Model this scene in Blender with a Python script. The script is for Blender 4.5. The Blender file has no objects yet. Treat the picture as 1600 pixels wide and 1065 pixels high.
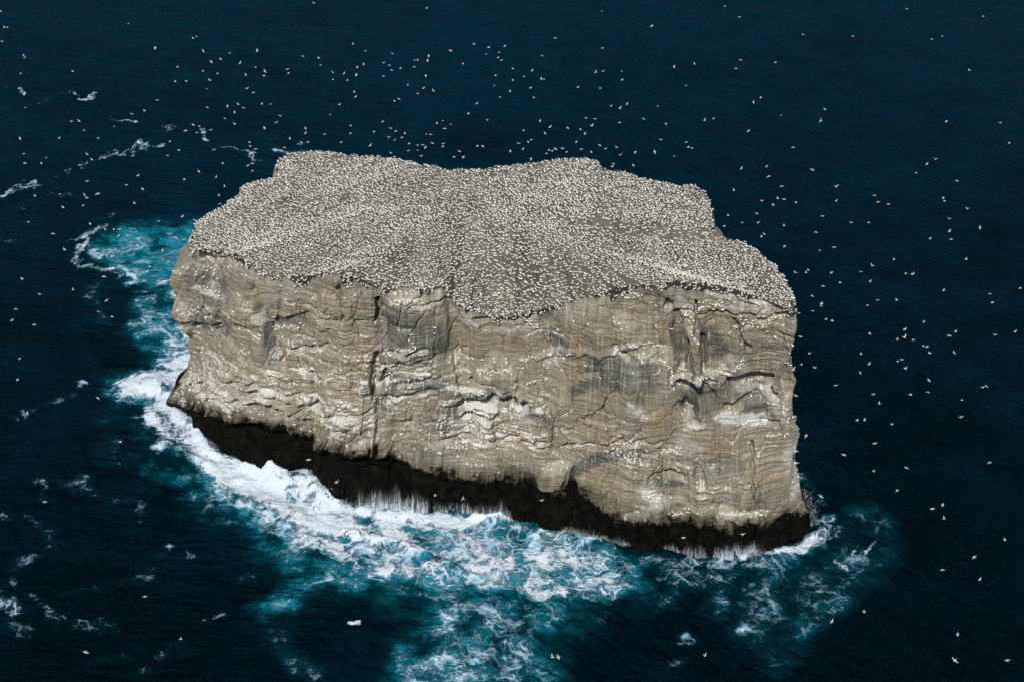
import bpy, math, random
import numpy as np
from mathutils import Vector

R = math.radians
random.seed(7)
rng = np.random.default_rng(11)
scene = bpy.context.scene
col = scene.collection

# ------------------------------------------------------------------ camera
PW, PH = 1600.0, 1065.0          # frame the survey points were measured in
LENS = 55.0
FPX = PW * LENS / 36.0
PITCH = R(40.0)
CAM = np.array([0.0, 0.0, 250.0])
cam_d = bpy.data.cameras.new("camera")
cam_d.lens = LENS
cam_d.sensor_width = 36.0
cam_d.clip_start = 1.0
cam_d.clip_end = 20000.0
cam = bpy.data.objects.new("camera", cam_d)
cam.location = CAM
cam.rotation_euler = (math.pi / 2 - PITCH, 0, 0)
col.objects.link(cam)
scene.camera = cam

# ------------------------------------------------------------------ world, sun, exposure
SUN_ELEV, SUN_AZ = R(52.0), R(-13.0)     # azimuth: to the right of straight behind the camera
w = bpy.data.worlds.new("World")
scene.world = w
w.use_nodes = True
wn = w.node_tree.nodes
sky = wn.new("ShaderNodeTexSky")
sky.sky_type = 'NISHITA'
sky.sun_disc = False
sky.sun_elevation = SUN_ELEV
sky.sun_rotation = math.pi - SUN_AZ
sky.air_density = 1.0
sky.dust_density = 0.0
sky.ozone_density = 3.0
bg = wn["Background"]
bg.inputs["Strength"].default_value = 0.06
w.node_tree.links.new(sky.outputs[0], bg.inputs[0])
sl = bpy.data.lights.new("sun", 'SUN')
sl.energy = 3.6
sl.angle = R(0.5)
sl.color = (1.0, 0.95, 0.86)
sun = bpy.data.objects.new("sun", sl)
sdir = Vector((math.sin(SUN_AZ) * math.cos(SUN_ELEV), -math.cos(SUN_AZ) * math.cos(SUN_ELEV), math.sin(SUN_ELEV)))
sun.rotation_euler = sdir.to_track_quat('Z', 'Y').to_euler()
sun.location = (60, -100, 300)
col.objects.link(sun)
vs = scene.view_settings
vs.view_transform = 'Standard'
vs.look = 'None'
vs.exposure = 0.1
vs.gamma = 1.0
scene.cycles.max_bounces = 4
scene.cycles.diffuse_bounces = 2
scene.cycles.glossy_bounces = 2

# ------------------------------------------------------------------ survey maths
ST, CT = math.sin(PITCH), math.cos(PITCH)


def ray(px, py):
    a = (np.asarray(px, float) - PW / 2) / FPX
    b = -(np.asarray(py, float) - PH / 2) / FPX
    return np.stack([a, CT + b * ST, -ST + b * CT], -1)


def at_z(px, py, z):
    d = ray(px, py)
    t = (np.asarray(z, float) - CAM[2]) / d[..., 2]
    return CAM + d * t[..., None]


def at_y(px, py, y):
    d = ray(px, py)
    t = np.asarray(y, float) / d[..., 1]
    return CAM + d * t[..., None]


def proj(P):
    q = P - CAM
    dep = q[..., 1] * CT - q[..., 2] * ST
    up = q[..., 1] * ST + q[..., 2] * CT
    return PW / 2 + FPX * q[..., 0] / dep, PH / 2 - FPX * up / dep


# ------------------------------------------------------------------ noise
def _h(ix, iy, iz, seed):
    h = (ix.astype(np.uint32) * np.uint32(374761393) + iy.astype(np.uint32) * np.uint32(668265263)
         + iz.astype(np.uint32) * np.uint32(2147483647) + np.uint32((seed * 974634777 + 12345) & 0xffffffff))
    h = (h ^ (h >> np.uint32(13))) * np.uint32(1274126177)
    h ^= h >> np.uint32(16)
    h = h * np.uint32(2246822519)
    return h ^ (h >> np.uint32(15))


def rnd(ix, iy, seed):
    return _h(ix, iy, np.zeros_like(ix), seed).astype(np.float32) / np.float32(4294967295.0)


def pn2(x, y, seed=0):
    """2-D gradient noise, about -1..1"""
    x = np.asarray(x, np.float32); y = np.asarray(y, np.float32)
    x, y = np.broadcast_arrays(x, y)
    ix = np.floor(x).astype(np.int64); iy = np.floor(y).astype(np.int64)
    fx = x - ix; fy = y - iy
    u = fx * fx * fx * (fx * (fx * 6 - 15) + 10); v = fy * fy * fy * (fy * (fy * 6 - 15) + 10)

    def g(jx, jy, dx, dy):
        a = rnd(jx & 0xffffffff, jy & 0xffffffff, seed) * np.float32(2 * math.pi)
        return np.cos(a) * dx + np.sin(a) * dy
    n00 = g(ix, iy, fx, fy); n10 = g(ix + 1, iy, fx - 1, fy)
    n01 = g(ix, iy + 1, fx, fy - 1); n11 = g(ix + 1, iy + 1, fx - 1, fy - 1)
    a = n00 + u * (n10 - n00); b = n01 + u * (n11 - n01)
    return (a + v * (b - a)) * np.float32(1.5)


def fbm(x, y, oct=4, seed=0, gain=0.5, lac=2.03):
    s = 0; a = 1.0; t = 0
    for o in range(oct):
        s = s + a * pn2(x, y, seed + o * 17)
        t += a
        a *= gain
        x = np.asarray(x) * lac + 13.7; y = np.asarray(y) * lac + 7.1
    return s / t


def voro(x, y, seed=0):
    """F1, F2 and a random number per cell"""
    ix = np.floor(x).astype(np.int64); iy = np.floor(y).astype(np.int64)
    f1 = np.full(x.shape, 9.0, np.float32); f2 = f1.copy(); cid = np.zeros(x.shape, np.float32)
    for dx in (-1, 0, 1):
        for dy in (-1, 0, 1):
            jx = (ix + dx) & 0xffffffff; jy = (iy + dy) & 0xffffffff
            px = ix + dx + rnd(jx, jy, seed); py = iy + dy + rnd(jx, jy, seed + 5)
            d = np.hypot(px - x, py - y).astype(np.float32)
            c = rnd(jx, jy, seed + 9)
            near = d < f1
            f2 = np.where(near, f1, np.minimum(f2, d))
            cid = np.where(near, c, cid)
            f1 = np.where(near, d, f1)
    return f1, f2, cid


def sst(a, b, x):
    t = np.clip((x - a) / (b - a), 0, 1)
    return t * t * (3 - 2 * t)


def poly_dist(X, Y, pts, ys=1.0):
    """distance to a polyline; Y distances count ys times"""
    best = np.full(np.shape(X), 1e9, np.float32)
    pts = np.asarray(pts, float)
    if len(pts) == 1:
        return np.hypot(X - pts[0, 0], (Y - pts[0, 1]) * ys)
    for (ax, ay), (bx, by) in zip(pts[:-1], pts[1:]):
        dx, dy = bx - ax, (by - ay) * ys
        L = dx * dx + dy * dy + 1e-9
        t = np.clip(((X - ax) * dx + (Y - ay) * ys * dy) / L, 0, 1)
        best = np.minimum(best, np.hypot(X - ax - t * dx, (Y - ay) * ys - t * dy))
    return best


def in_poly(X, Y, pts):
    inside = np.zeros(np.shape(X), bool)
    n = len(pts)
    for i in range(n):
        (x1, y1), (x2, y2) = pts[i], pts[(i + 1) % n]
        c = ((y1 > Y) != (y2 > Y)) & (X < (x2 - x1) * (Y - y1) / ((y2 - y1) + 1e-12) + x1)
        inside ^= c
    return inside


# ------------------------------------------------------------------ node helpers
def new_mat(name):
    m = bpy.data.materials.new(name)
    m.use_nodes = True
    nt = m.node_tree
    return m, nt, nt.nodes, nt.nodes["Principled BSDF"]


class NT:
    def __init__(self, nt):
        self.nt = nt; self.n = nt.nodes

    def put(self, sock, v):
        if isinstance(v, (int, float)):
            if hasattr(sock.default_value, '__len__'):
                sock.default_value = [v] * len(sock.default_value)
            else:
                sock.default_value = v
        elif isinstance(v, tuple):
            sock.default_value = v if len(v) == len(sock.default_value) else (*v, 1.0)
        else:
            self.nt.links.new(v, sock)

    def math(self, op, a, b=0.0, c=None, clamp=False):
        n = self.n.new("ShaderNodeMath"); n.operation = op; n.use_clamp = clamp
        self.put(n.inputs[0], a); self.put(n.inputs[1], b)
        if c is not None:
            self.put(n.inputs[2], c)
        return n.outputs[0]

    def mix(self, f, a, b, blend='MIX'):
        n = self.n.new("ShaderNodeMix"); n.data_type = 'RGBA'; n.blend_type = blend
        self.put(n.inputs[0], f); self.put(n.inputs[6], a); self.put(n.inputs[7], b)
        return n.outputs[2]

    def attr(self, name):
        n = self.n.new("ShaderNodeAttribute"); n.attribute_name = name
        return n

    def vscale(self, v, s, off=(0, 0, 0)):
        n = self.n.new("ShaderNodeMapping")
        self.put(n.inputs[0], v); n.inputs["Scale"].default_value = s; n.inputs["Location"].default_value = off
        return n.outputs[0]

    def vadd(self, a, b):
        n = self.n.new("ShaderNodeVectorMath"); n.operation = 'ADD'
        self.put(n.inputs[0], a); self.put(n.inputs[1], b)
        return n.outputs[0]

    def vmul(self, a, s):
        n = self.n.new("ShaderNodeVectorMath"); n.operation = 'SCALE'
        self.put(n.inputs[0], a); self.put(n.inputs["Scale"], s)
        return n.outputs[0]

    def noise(self, v, scale=1.0, detail=4, rough=0.55, color=False, dist=0.0):
        n = self.n.new("ShaderNodeTexNoise")
        self.put(n.inputs["Vector"], v)
        n.inputs["Scale"].default_value = scale; n.inputs["Detail"].default_value = detail
        n.inputs["Roughness"].default_value = rough; n.inputs["Distortion"].default_value = dist
        return n.outputs["Color" if color else 0]

    def voro(self, v, scale=1.0, feature='DISTANCE_TO_EDGE', rnd=1.0):
        n = self.n.new("ShaderNodeTexVoronoi"); n.feature = feature
        self.put(n.inputs["Vector"], v)
        n.inputs["Scale"].default_value = scale; n.inputs["Randomness"].default_value = rnd
        return n.outputs["Distance"]

    def step(self, x, a, b, lo=0.0, hi=1.0):
        n = self.n.new("ShaderNodeMapRange"); n.interpolation_type = 'SMOOTHSTEP'
        self.put(n.inputs[0], x); self.put(n.inputs[1], a); self.put(n.inputs[2], b)
        self.put(n.inputs[3], lo); self.put(n.inputs[4], hi)
        return n.outputs[0]

    def bump(self, h, strength, dist, normal=None):
        n = self.n.new("ShaderNodeBump")
        self.put(n.inputs["Height"], h); n.inputs["Strength"].default_value = strength
        n.inputs["Distance"].default_value = dist
        if normal is not None:
            self.put(n.inputs["Normal"], normal)
        return n.outputs[0]


def grid_mesh(name, P, closed_cols):
    """P: rows x cols x 3 -> mesh"""
    r, c, _ = P.shape
    me = bpy.data.meshes.new(name)
    idx = np.arange(r * c).reshape(r, c)
    nx = np.roll(idx, -1, 1) if closed_cols else idx[:, 1:]
    cu = idx if closed_cols else idx[:, :-1]
    q = np.stack([cu[:-1], nx[:-1], nx[1:], cu[1:]], -1).reshape(-1, 4)
    me.vertices.add(r * c)
    me.vertices.foreach_set("co", P.reshape(-1).astype(np.float32))
    me.loops.add(q.size)
    me.loops.foreach_set("vertex_index", q.reshape(-1).astype(np.int32))
    me.polygons.add(len(q))
    me.polygons.foreach_set("loop_start", np.arange(0, q.size, 4, dtype=np.int32))
    me.polygons.foreach_set("use_smooth", np.ones(len(q), bool))
    me.update(calc_edges=True)
    return me


def fattr(me, name, arr):
    a = me.attributes.new(name, 'FLOAT', 'POINT')
    a.data.foreach_set("value", np.ascontiguousarray(arr, np.float32).reshape(-1))


def vattr(me, name, arr):
    a = me.attributes.new(name, 'FLOAT_VECTOR', 'POINT')
    a.data.foreach_set("vector", np.ascontiguousarray(arr, np.float32).reshape(-1))


def link(name, me, label=None, cat=None, group=None, kind=None):
    o = bpy.data.objects.new(name, me)
    col.objects.link(o)
    for k, v in (("label", label), ("category", cat), ("group", group), ("kind", kind)):
        if v:
            o[k] = v
    return o


# ------------------------------------------------------------------ the rock: plan, top and wall
# front: top edge point, foot point on the water, inset of the top edge behind the foot (m)
FRONT = [
    ((300, 392), (276, 632), 1.5), ((335, 393), (305, 672), 2.0), ((370, 397), (345, 703), 2.5), ((408, 430), (412, 738), 3.0),
    ((470, 433), (485, 752), 3.5), ((530, 427), (525, 785), 4.0), ((605, 452), (600, 793), 4.5),
    ((688, 449), (690, 801), 5.0), ((716, 478), (722, 801), 5.0), ((775, 498), (780, 804), 5.0),
    ((830, 487), (832, 812), 5.5), ((900, 470), (890, 830), 6.5), ((960, 453), (960, 844), 7.0),
    ((1012, 443), (1012, 858), 7.5), ((1090, 442), (1090, 868), 8.0), ((1160, 455), (1150, 868), 8.0),
    ((1213, 470), (1195, 860), 7.5), ((1238, 486), (1238, 849), 7.0), ((1243, 468), (1270, 831), 7.0)]
BACK = [(1226, 440), (1208, 412), (1188, 398), (1165, 380), (1118, 370), (1113, 352), (1112, 325), (1100, 300), (1088, 289), (1060, 292), (1002, 280),
        (975, 268), (941, 264), (938, 254), (915, 247), (860, 250), (822, 255), (796, 260), (735, 264), (690, 265), (640, 252),
        (610, 245), (560, 246), (520, 240), (490, 235), (460, 237), (436, 248), (433, 274), (402, 284), (376, 291), (372, 303),
        (350, 322), (318, 338), (308, 345), (304, 368)]


def resample(pts, n):
    pts = np.asarray(pts, float)
    d = np.r_[0, np.cumsum(np.hypot(*np.diff(pts[:, :2], axis=0).T))]
    return np.linspace(0, d[-1], n), d


NF, NB = 1000, 420
bx = np.array([f[1] for f in FRONT], float); tx = np.array([f[0] for f in FRONT], float); ins = np.array([f[2] for f in FRONT])
dd = np.r_[0, np.cumsum(np.hypot(*np.diff(tx, axis=0).T) + 0.35 * np.hypot(*np.diff(bx, axis=0).T))]
uu = np.linspace(0, dd[-1], NF)
fb = np.stack([np.interp(uu, dd, bx[:, k]) for k in (0, 1)], -1)
ft = np.stack([np.interp(uu, dd, tx[:, k]) for k in (0, 1)], -1)
fi = np.interp(uu, dd, ins)
FB = at_z(fb[:, 0], fb[:, 1], np.zeros(NF))
FT = at_y(ft[:, 0], ft[:, 1], FB[:, 1] + fi)
# tilted plateau fitted to the front edge (without the dipping slope in the middle)
ok = (ft[:, 0] < 680) | (ft[:, 0] > 980)
pc, pb, pa = np.polyfit(FT[ok, 0], FT[ok, 2], 2)


def plane(x):
    x = np.clip(x, -95, 75)
    return pa + pb * x + pc * x * x


def relief(x, y):
    p = np.stack([x, y, plane(x)], -1)
    PX, PY = proj(p)
    line = np.interp(PX, [780, 830, 900, 1000, 1060, 1125], [335, 346, 352, 366, 372, 374]) + 5 * pn2(x / 5, y / 5, 3)
    amt = sst(790, 960, PX) * 2.0
    h = amt * sst(1.5, -5.0, PY - line)
    line2 = np.interp(PX, [420, 520, 640, 760], [330, 318, 300, 292]) + 6 * pn2(x / 7, y / 7, 5)
    h += 0.9 * sst(2, -6, PY - line2) * sst(380, 480, PX) * sst(800, 700, PX)
    h += 1.1 * fbm(x / 22, y / 16, 3, 21) + 0.45 * fbm(x / 6, y / 5, 3, 31)
    return h


# near both ends of the front the rim meets the plateau
endm = np.minimum(np.arange(NF), np.arange(NF)[::-1]) / 130.0
zf = FT[:, 2].copy()
for _ in range(8):
    g = at_z(ft[:, 0], ft[:, 1], zf)
    zf = plane(g[:, 0]) + relief(g[:, 0], g[:, 1])
e_ = sst(0, 1, endm)
FT = at_z(ft[:, 0], ft[:, 1], FT[:, 2] * e_ + zf * (1 - e_))
bp = np.asarray(BACK, float)
d2 = np.r_[0, np.cumsum(np.hypot(*np.diff(bp, axis=0).T))]
u2 = np.linspace(0, d2[-1], NB + 2)[1:-1]
bt = np.stack([np.interp(u2, d2, bp[:, k]) for k in (0, 1)], -1)
z = np.full(NB, pa)
for _ in range(8):
    BT = at_z(bt[:, 0], bt[:, 1], z)
    z = plane(BT[:, 0]) + relief(BT[:, 0], BT[:, 1])
BT = at_z(bt[:, 0], bt[:, 1], z)
TOP = np.concatenate([FT, BT])          # closed loop of the top edge
NC = len(TOP)
ja = np.arange(NC) * 2 * math.pi / NC
jc, js = np.cos(ja) * 60, np.sin(ja) * 60
TOP0 = TOP.copy()
TOP[:, 0] += 1.0 * fbm(jc / 3.0, js / 3.0, 4, 15)
TOP[:, 1] += 1.3 * fbm(jc / 3.0, js / 3.0, 4, 16)
TOP[:, 2] += 0.9 * fbm(jc / 2.2, js / 2.2, 4, 17)
cen = at_z(740, 306, plane(-8.0))


def smooth_loop(a, k):
    ker = np.hanning(2 * k + 3)[1:-1]; ker /= ker.sum()
    out = np.empty_like(a)
    for j in range(a.shape[1]):
        e = np.r_[a[-k:, j], a[:, j], a[:k, j]]
        out[:, j] = np.convolve(e, ker, 'valid')
    return out


sm = smooth_loop(TOP[:, :2], 22)
tan = np.roll(sm, -1, 0) - np.roll(sm, 1, 0)
nrm = np.stack([tan[:, 1], -tan[:, 0]], -1)
nrm /= np.linalg.norm(nrm, axis=1, keepdims=True) + 1e-9
nrm = smooth_loop(nrm, 12)
nrm /= np.linalg.norm(nrm, axis=1, keepdims=True) + 1e-9
BOT = np.empty_like(TOP)
BOT[:NF] = FB
k = np.arange(NB)
flare = 4.0 - 2.5 * sst(160, 30, k)
BOT[NF:, :2] = sm[NF:] + nrm[NF:] * flare[:, None]
# blend the foot near both corners so that it stays continuous
m = 46
for i in range(m):
    t = (i + 1) / (m + 1); t = t * t * (3 - 2 * t)
    off = FB[-1, :2] - TOP[NF - 1, :2]
    BOT[NF + i, :2] = (TOP[NF + i, :2] + off) * (1 - t) + BOT[NF + i, :2] * t
    off = FB[0, :2] - TOP[0, :2]
    BOT[NC - 1 - i, :2] = (TOP[NC - 1 - i, :2] + off) * (1 - t) + BOT[NC - 1 - i, :2] * t
BOT[:, 2] = 0
mid = 0.45 * sm + 0.55 * BOT[:, :2]
S = np.r_[0, np.cumsum(np.linalg.norm(np.diff(mid, axis=0), axis=1))]    # metres along the wall at mid height
NR = 330
V = np.linspace(-0.07, 1.0, NR)
W = BOT[None] * (1 - V[:, None, None]) + TOP0[None] * V[:, None, None] + (TOP - TOP0)[None] * sst(0.94, 1.0, V)[:, None, None]
PX, PY = proj(W)
Z = W[..., 2].astype(np.float32)
SS = np.broadcast_to(S[None].astype(np.float32), Z.shape)
VV = np.broadcast_to(V[:, None].astype(np.float32), Z.shape)
isf = np.zeros(NC); isf[:NF] = 1
left_c = np.exp(-(np.minimum(S, S[-1] - S) / 11.0) ** 2)
right_c = np.exp(-((S - S[NF - 1]) / 19.0) ** 2)

print("plateau", pa, pb, "lip z", FT[0, 2], FT[NF // 2, 2], FT[-60, 2], "rim length", S[-1], S[NF - 1])

# --- displacement, metres along the outward normal
wall = np.zeros_like(Z)
prof_l = np.interp(V, [0, 0.04, 0.10, 0.18, 0.3, 0.46, 0.62, 0.80, 0.88, 0.93, 1], [0, -1.0, -3.0, -4.0, -4.2, -2.4, 1.8, 3.0, 2.6, 0.2, 0])
prof_r = np.interp(V, [0, 0.18, 0.30, 0.42, 0.57, 0.62, 0.68, 0.78, 0.93, 1], [0, -1.5, -2.4, -3.0, -3.2, -3.6, -4.8, -2.6, -0.3, 0])
wall += prof_l[:, None] * left_c[None] + prof_r[:, None] * right_c[None]
wx = SS + 2.5 * fbm(SS / 14, Z / 14, 2, 41)
hz = Z + 0.6 * fbm(SS / 30, Z / 40, 2, 51) + 0.25 * fbm(SS / 4, Z / 4, 2, 52) + 0.06 * SS * 0
# buttresses and hollows
wall += 2.5 * fbm(wx / 13, Z / 60, 3, 61)
wall += 1.0 * (0.5 - np.abs(pn2(wx / 9, Z / 36, 71))) * 1.8
# ledge above the dark foot
BLK = np.array([(262, 612), (276, 628), (300, 634), (350, 640), (450, 658), (484, 676), (505, 690), (590, 694), (620, 716), (680, 736), (740, 748), (800, 742), (840, 752), (865, 760),
                (900, 762), (950, 795), (1000, 815), (1050, 816), (1100, 814), (1150, 826), (1210, 815), (1262, 808), (1290, 808)], float)
blk_y = np.interp(PX, BLK[:, 0], BLK[:, 1])
above = (blk_y - PY) / 5.5 + 1.6 * fbm(SS / 4, Z / 3, 4, 81)     # metres above the edge of the dark foot
lam = np.interp(PX, [260, 330, 480, 620, 800, 1000, 1150, 1300], [1.8, 3.0, 3.0, 1.8, 1.2, 0.7, 0.6, 0.6])
ledge = lam * sst(-2.2, 0.6, above) * np.exp(-np.clip(above, 0, None) / 9.0)
ledge += 1.6 * sst(-.5, .3, above - 5.5) * np.exp(-np.clip(above - 5.5, 0, None) / 6.0) * sst(620, 520, PX) * sst(255, 300, PX)
wall += ledge * isf[None]
# strata: thin beds of different stand-out
nzz = 0.5 * fbm(SS / 12, Z / 10, 3, 91)


def zone_amt(x0, x1, y0, y1, a_, sf=28):
    return a_ * np.clip(sst(x0 - sf, x0 + sf, PX) * sst(x1 + sf, x1 - sf, PX) * sst(y0 - sf, y0 + sf, PY) * sst(y1 + sf, y1 - sf, PY), 0, 1)


str_amt = 0.16 + np.clip(zone_amt(260, 590, 560, 720, 0.9) + zone_amt(285, 600, 470, 560, 0.45) + zone_amt(590, 690, 540, 690, 0.7) + zone_amt(690, 860, 600, 700, 1.0, 18) + zone_amt(860, 1010, 650, 760, 0.45)
                         + zone_amt(1000, 1260, 690, 800, 0.42) + zone_amt(1180, 1270, 480, 700, 0.45) + zone_amt(850, 1010, 520, 560, 0.35), 0, 1) * (0.8 + 1.2 * nzz) + (1 - isf[None]) * .4
str_amt = np.clip(str_amt, 0.1, 1.1).astype(np.float32)
bed = 0
for T_, a_, sd in ((2.9, 0.50, 101), (1.2, 0.38, 111), (0.5, 0.22, 121)):
    b = hz / T_
    i = np.floor(b).astype(np.int64); f = b - i
    sx = SS / (T_ * 7)

    def off(j):
        return pn2(sx + (j % 97) * 3.7, j * 0.731 + 0.5, sd)
    e = sst(0.86, 1.0, f)
    bed = bed + a_ * (off(i) * (1 - e) + off(i + 1) * e) * 1.5
wall += bed * str_amt
# fractured blocks
f1, f2, cid = voro((SS + 0.3 * pn2(SS / 2, Z / 2, 131)) / 5.0, (hz + 0.3 * pn2(SS / 2, Z / 2, 132)) / 10.0, 141)
blk_amt = 0.35 + 0.65 * sst(-0.2, 0.3, fbm(SS / 28, Z / 22, 2, 151))
wall += blk_amt * ((cid - 0.5) * 1.5 - 0.5 * np.exp(-((f2 - f1) / 0.05) ** 2))
g1, g2, cid2 = voro(wx / 2.6, hz / 2.2, 161)
wall += (0.12 + 0.34 * str_amt) * ((cid2 - 0.5) * 0.9 - 0.4 * np.exp(-((g2 - g1) / 0.09) ** 2)) * sst(-.2, .4, fbm(SS / 12, Z / 12, 2, 163))
# joints: thin dark cracks wandering down the wall
jn = np.abs(pn2(wx / 6.5, Z / 30, 171) + 0.25 * pn2(SS / 2.2, Z / 3.5, 172))
wall -= 0.5 * np.exp(-(jn / 0.024) ** 2) * sst(0.0, 0.3, fbm(SS / 20, Z / 20, 2, 173) + 0.15)
wall += (0.16 + 0.2 * str_amt) * fbm(SS / 1.9, Z / 1.5, 4, 181) + 0.10 * fbm(SS / .6, Z / .5, 2, 183)

# the particular hollows, ribs, cracks and shelves of this wall: points, half width (frame units), depth (m, negative = in)
FEAT = [
    ([(402, 462), (412, 492), (425, 540), (440, 566)], 9, -2.4), ([(395, 455), (405, 480)], 6, -1.2),
    ([(526, 430), (528, 470), (532, 510)], 4, -2.0), ([(590, 470), (588, 505)], 3.5, -2.4), ([(586, 560), (584, 600), (590, 640), (592, 690)], 5, -2.0),
    ([(605, 585), (600, 600), (612, 602)], 8, -1.8), ([(640, 550), (660, 558)], 14, 0.7),
    ([(620, 485), (660, 490), (665, 525), (620, 540)], 22, 1.1), ([(604, 548), (640, 550), (665, 540)], 3, -1.6),
    ([(596, 575), (640, 568), (680, 558)], 3, -1.3), ([(500, 470), (512, 490), (505, 505)], 12, 0.9),
    ([(706, 470), (712, 520), (708, 560)], 10, -1.5), ([(690, 455), (702, 470)], 8, -1.8),
    ([(730, 545), (800, 540), (850, 530)], 36, -1.1), ([(745, 500), (800, 502), (830, 494)], 5, -2.2),
    ([(840, 560), (900, 548), (960, 545), (1000, 530)], 4, 0.9), ([(960, 540), (985, 553)], 5, -1.5),
    ([(990, 480), (1025, 490), (1030, 530)], 30, -1.6), ([(1043, 470), (1045, 490), (1040, 482)], 4, -1.6),
    ([(1056, 500), (1060, 540), (1066, 575)], 8, -1.7), ([(1082, 525), (1088, 560), (1092, 590)], 7, 2.0), ([(1098, 530), (1100, 580)], 4, -2.0), ([(1075, 530), (1078, 575)], 3, -1.6),
    ([(1088, 470), (1088, 525)], 2.5, -1.8), ([(1125, 510), (1130, 560)], 22, -1.3), ([(1148, 505), (1160, 535), (1172, 548)], 4, -1.5),
    ([(1100, 455), (1140, 462), (1180, 478)], 3, -1.8), ([(1060, 490), (1110, 497), (1160, 488), (1200, 500)], 3, -1.2), ([(1190, 495), (1225, 492)], 4, -1.3),
    ([(1066, 608), (1080, 625), (1078, 645)], 12, -2.6), ([(1096, 617), (1110, 627)], 12, -2.2), ([(1150, 612), (1180, 610), (1205, 616)], 15, -2.8), ([(1140, 640), (1185, 634)], 7, -1.9),
    ([(1060, 640), (1085, 662)], 8, -1.5), ([(1190, 672), (1230, 670)], 4, -1.7), ([(1050, 597), (1120, 590)], 5, 1.1),
    ([(740, 598), (765, 610), (790, 615), (820, 640)], 6, -1.8), ([(722, 634), (770, 626), (818, 636)], 9, -3.0), ([(735, 605), (775, 612), (812, 622)], 4, 1.2), ([(728, 652), (760, 655)], 6, -1.5), ([(800, 640), (850, 650)], 5, -1.2),
    ([(752, 672), (762, 690), (785, 686), (795, 682), (840, 681), (870, 690)], 3, -1.8), ([(690, 686), (740, 680)], 3, -1.4), ([(880, 696), (940, 692), (990, 690)], 3.5, -1.6), ([(955, 683), (1040, 692)], 3, -1.2),
    ([(860, 738), (880, 738)], 16, 2.2), ([(884, 752), (888, 730)], 3, -1.4), ([(895, 730), (898, 765)], 4, -2.0), ([(800, 738), (825, 748)], 14, -1.0),
    ([(1020, 745), (1065, 752)], 6, -1.8), ([(1090, 735), (1096, 760)], 7, -1.8), ([(1178, 700), (1176, 780)], 3, -1.9), ([(1215, 790), (1230, 760)], 5, -0.8),
    ([(1130, 760), (1160, 770)], 26, 0.9), ([(1200, 765), (1215, 780)], 22, 1.0), ([(1120, 800), (1160, 806), (1200, 802)], 6, 1.4),
    ([(465, 543), (510, 541)], 4, -1.0), ([(425, 505), (475, 498)], 7, -1.3), ([(340, 640), (400, 660), (470, 672)], 4, -2.0), ([(400, 605), (450, 620), (490, 630)], 3, -1.9), ([(370, 590), (420, 600), (470, 612)], 2.5, -1.5),
    ([(400, 622), (440, 634), (500, 633)], 2.5, -1.6), ([(505, 650), (580, 640)], 3, -0.9), ([(320, 600), (330, 612)], 8, -1.5),
    ([(300, 460), (320, 470)], 18, -1.0), ([(300, 405), (350, 404)], 4, -1.2), ([(296, 505), (350, 510)], 7, -0.9), ([(376, 470), (392, 500)], 12, 0.8),
    ([(590, 600), (640, 596), (690, 590)], 3.5, -1.1), ([(600, 620), (680, 610)], 4, -1.0), ([(500, 690), (560, 690), (600, 688)], 10, 1.6), ([(570, 728), (640, 726)], 5, -1.2),
    ([(660, 452), (640, 462), (610, 462)], 5, 1.2), ([(640, 475), (690, 470)], 3, -1.2)]
wxp = PX + 5 * pn2(SS / 3, Z / 3, 191); wyp = PY + 4 * pn2(SS / 3, Z / 3, 192)
for pts, hw, dep in FEAT:
    p = np.asarray(pts, float)
    lo = p.min(0) - 3.2 * hw - 8; hi = p.max(0) + 3.2 * hw + 8
    mk = (PX[:, :NF] > lo[0]) & (PX[:, :NF] < hi[0]) & (PY[:, :NF] > lo[1]) & (PY[:, :NF] < hi[1])
    if mk.any():
        d = poly_dist(wxp[:, :NF][mk], wyp[:, :NF][mk], pts)
        sub = wall[:, :NF]
        sub[mk] += dep * (1 - sst(0.55 * hw, 1.35 * hw, d))
# calm the wall at the rim and deep below water
fade = 1 - 0.75 * sst(0.93, 1.0, VV)
wall = wall * fade * np.where(isf[None] > 0, 1.0, 0.8)
lip_z = Z[-1]
Wd = W.copy()
Wd[..., 0] += wall * nrm[None, :, 0]
Wd[..., 1] += wall * nrm[None, :, 1]
Wd[..., 2] += (0.25 * fbm(SS / 2.2, Z / 2.2, 3, 201)) * sst(0.0, 0.2, VV) * sst(1.0, .97, VV)
edge = Wd[-1]
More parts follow.
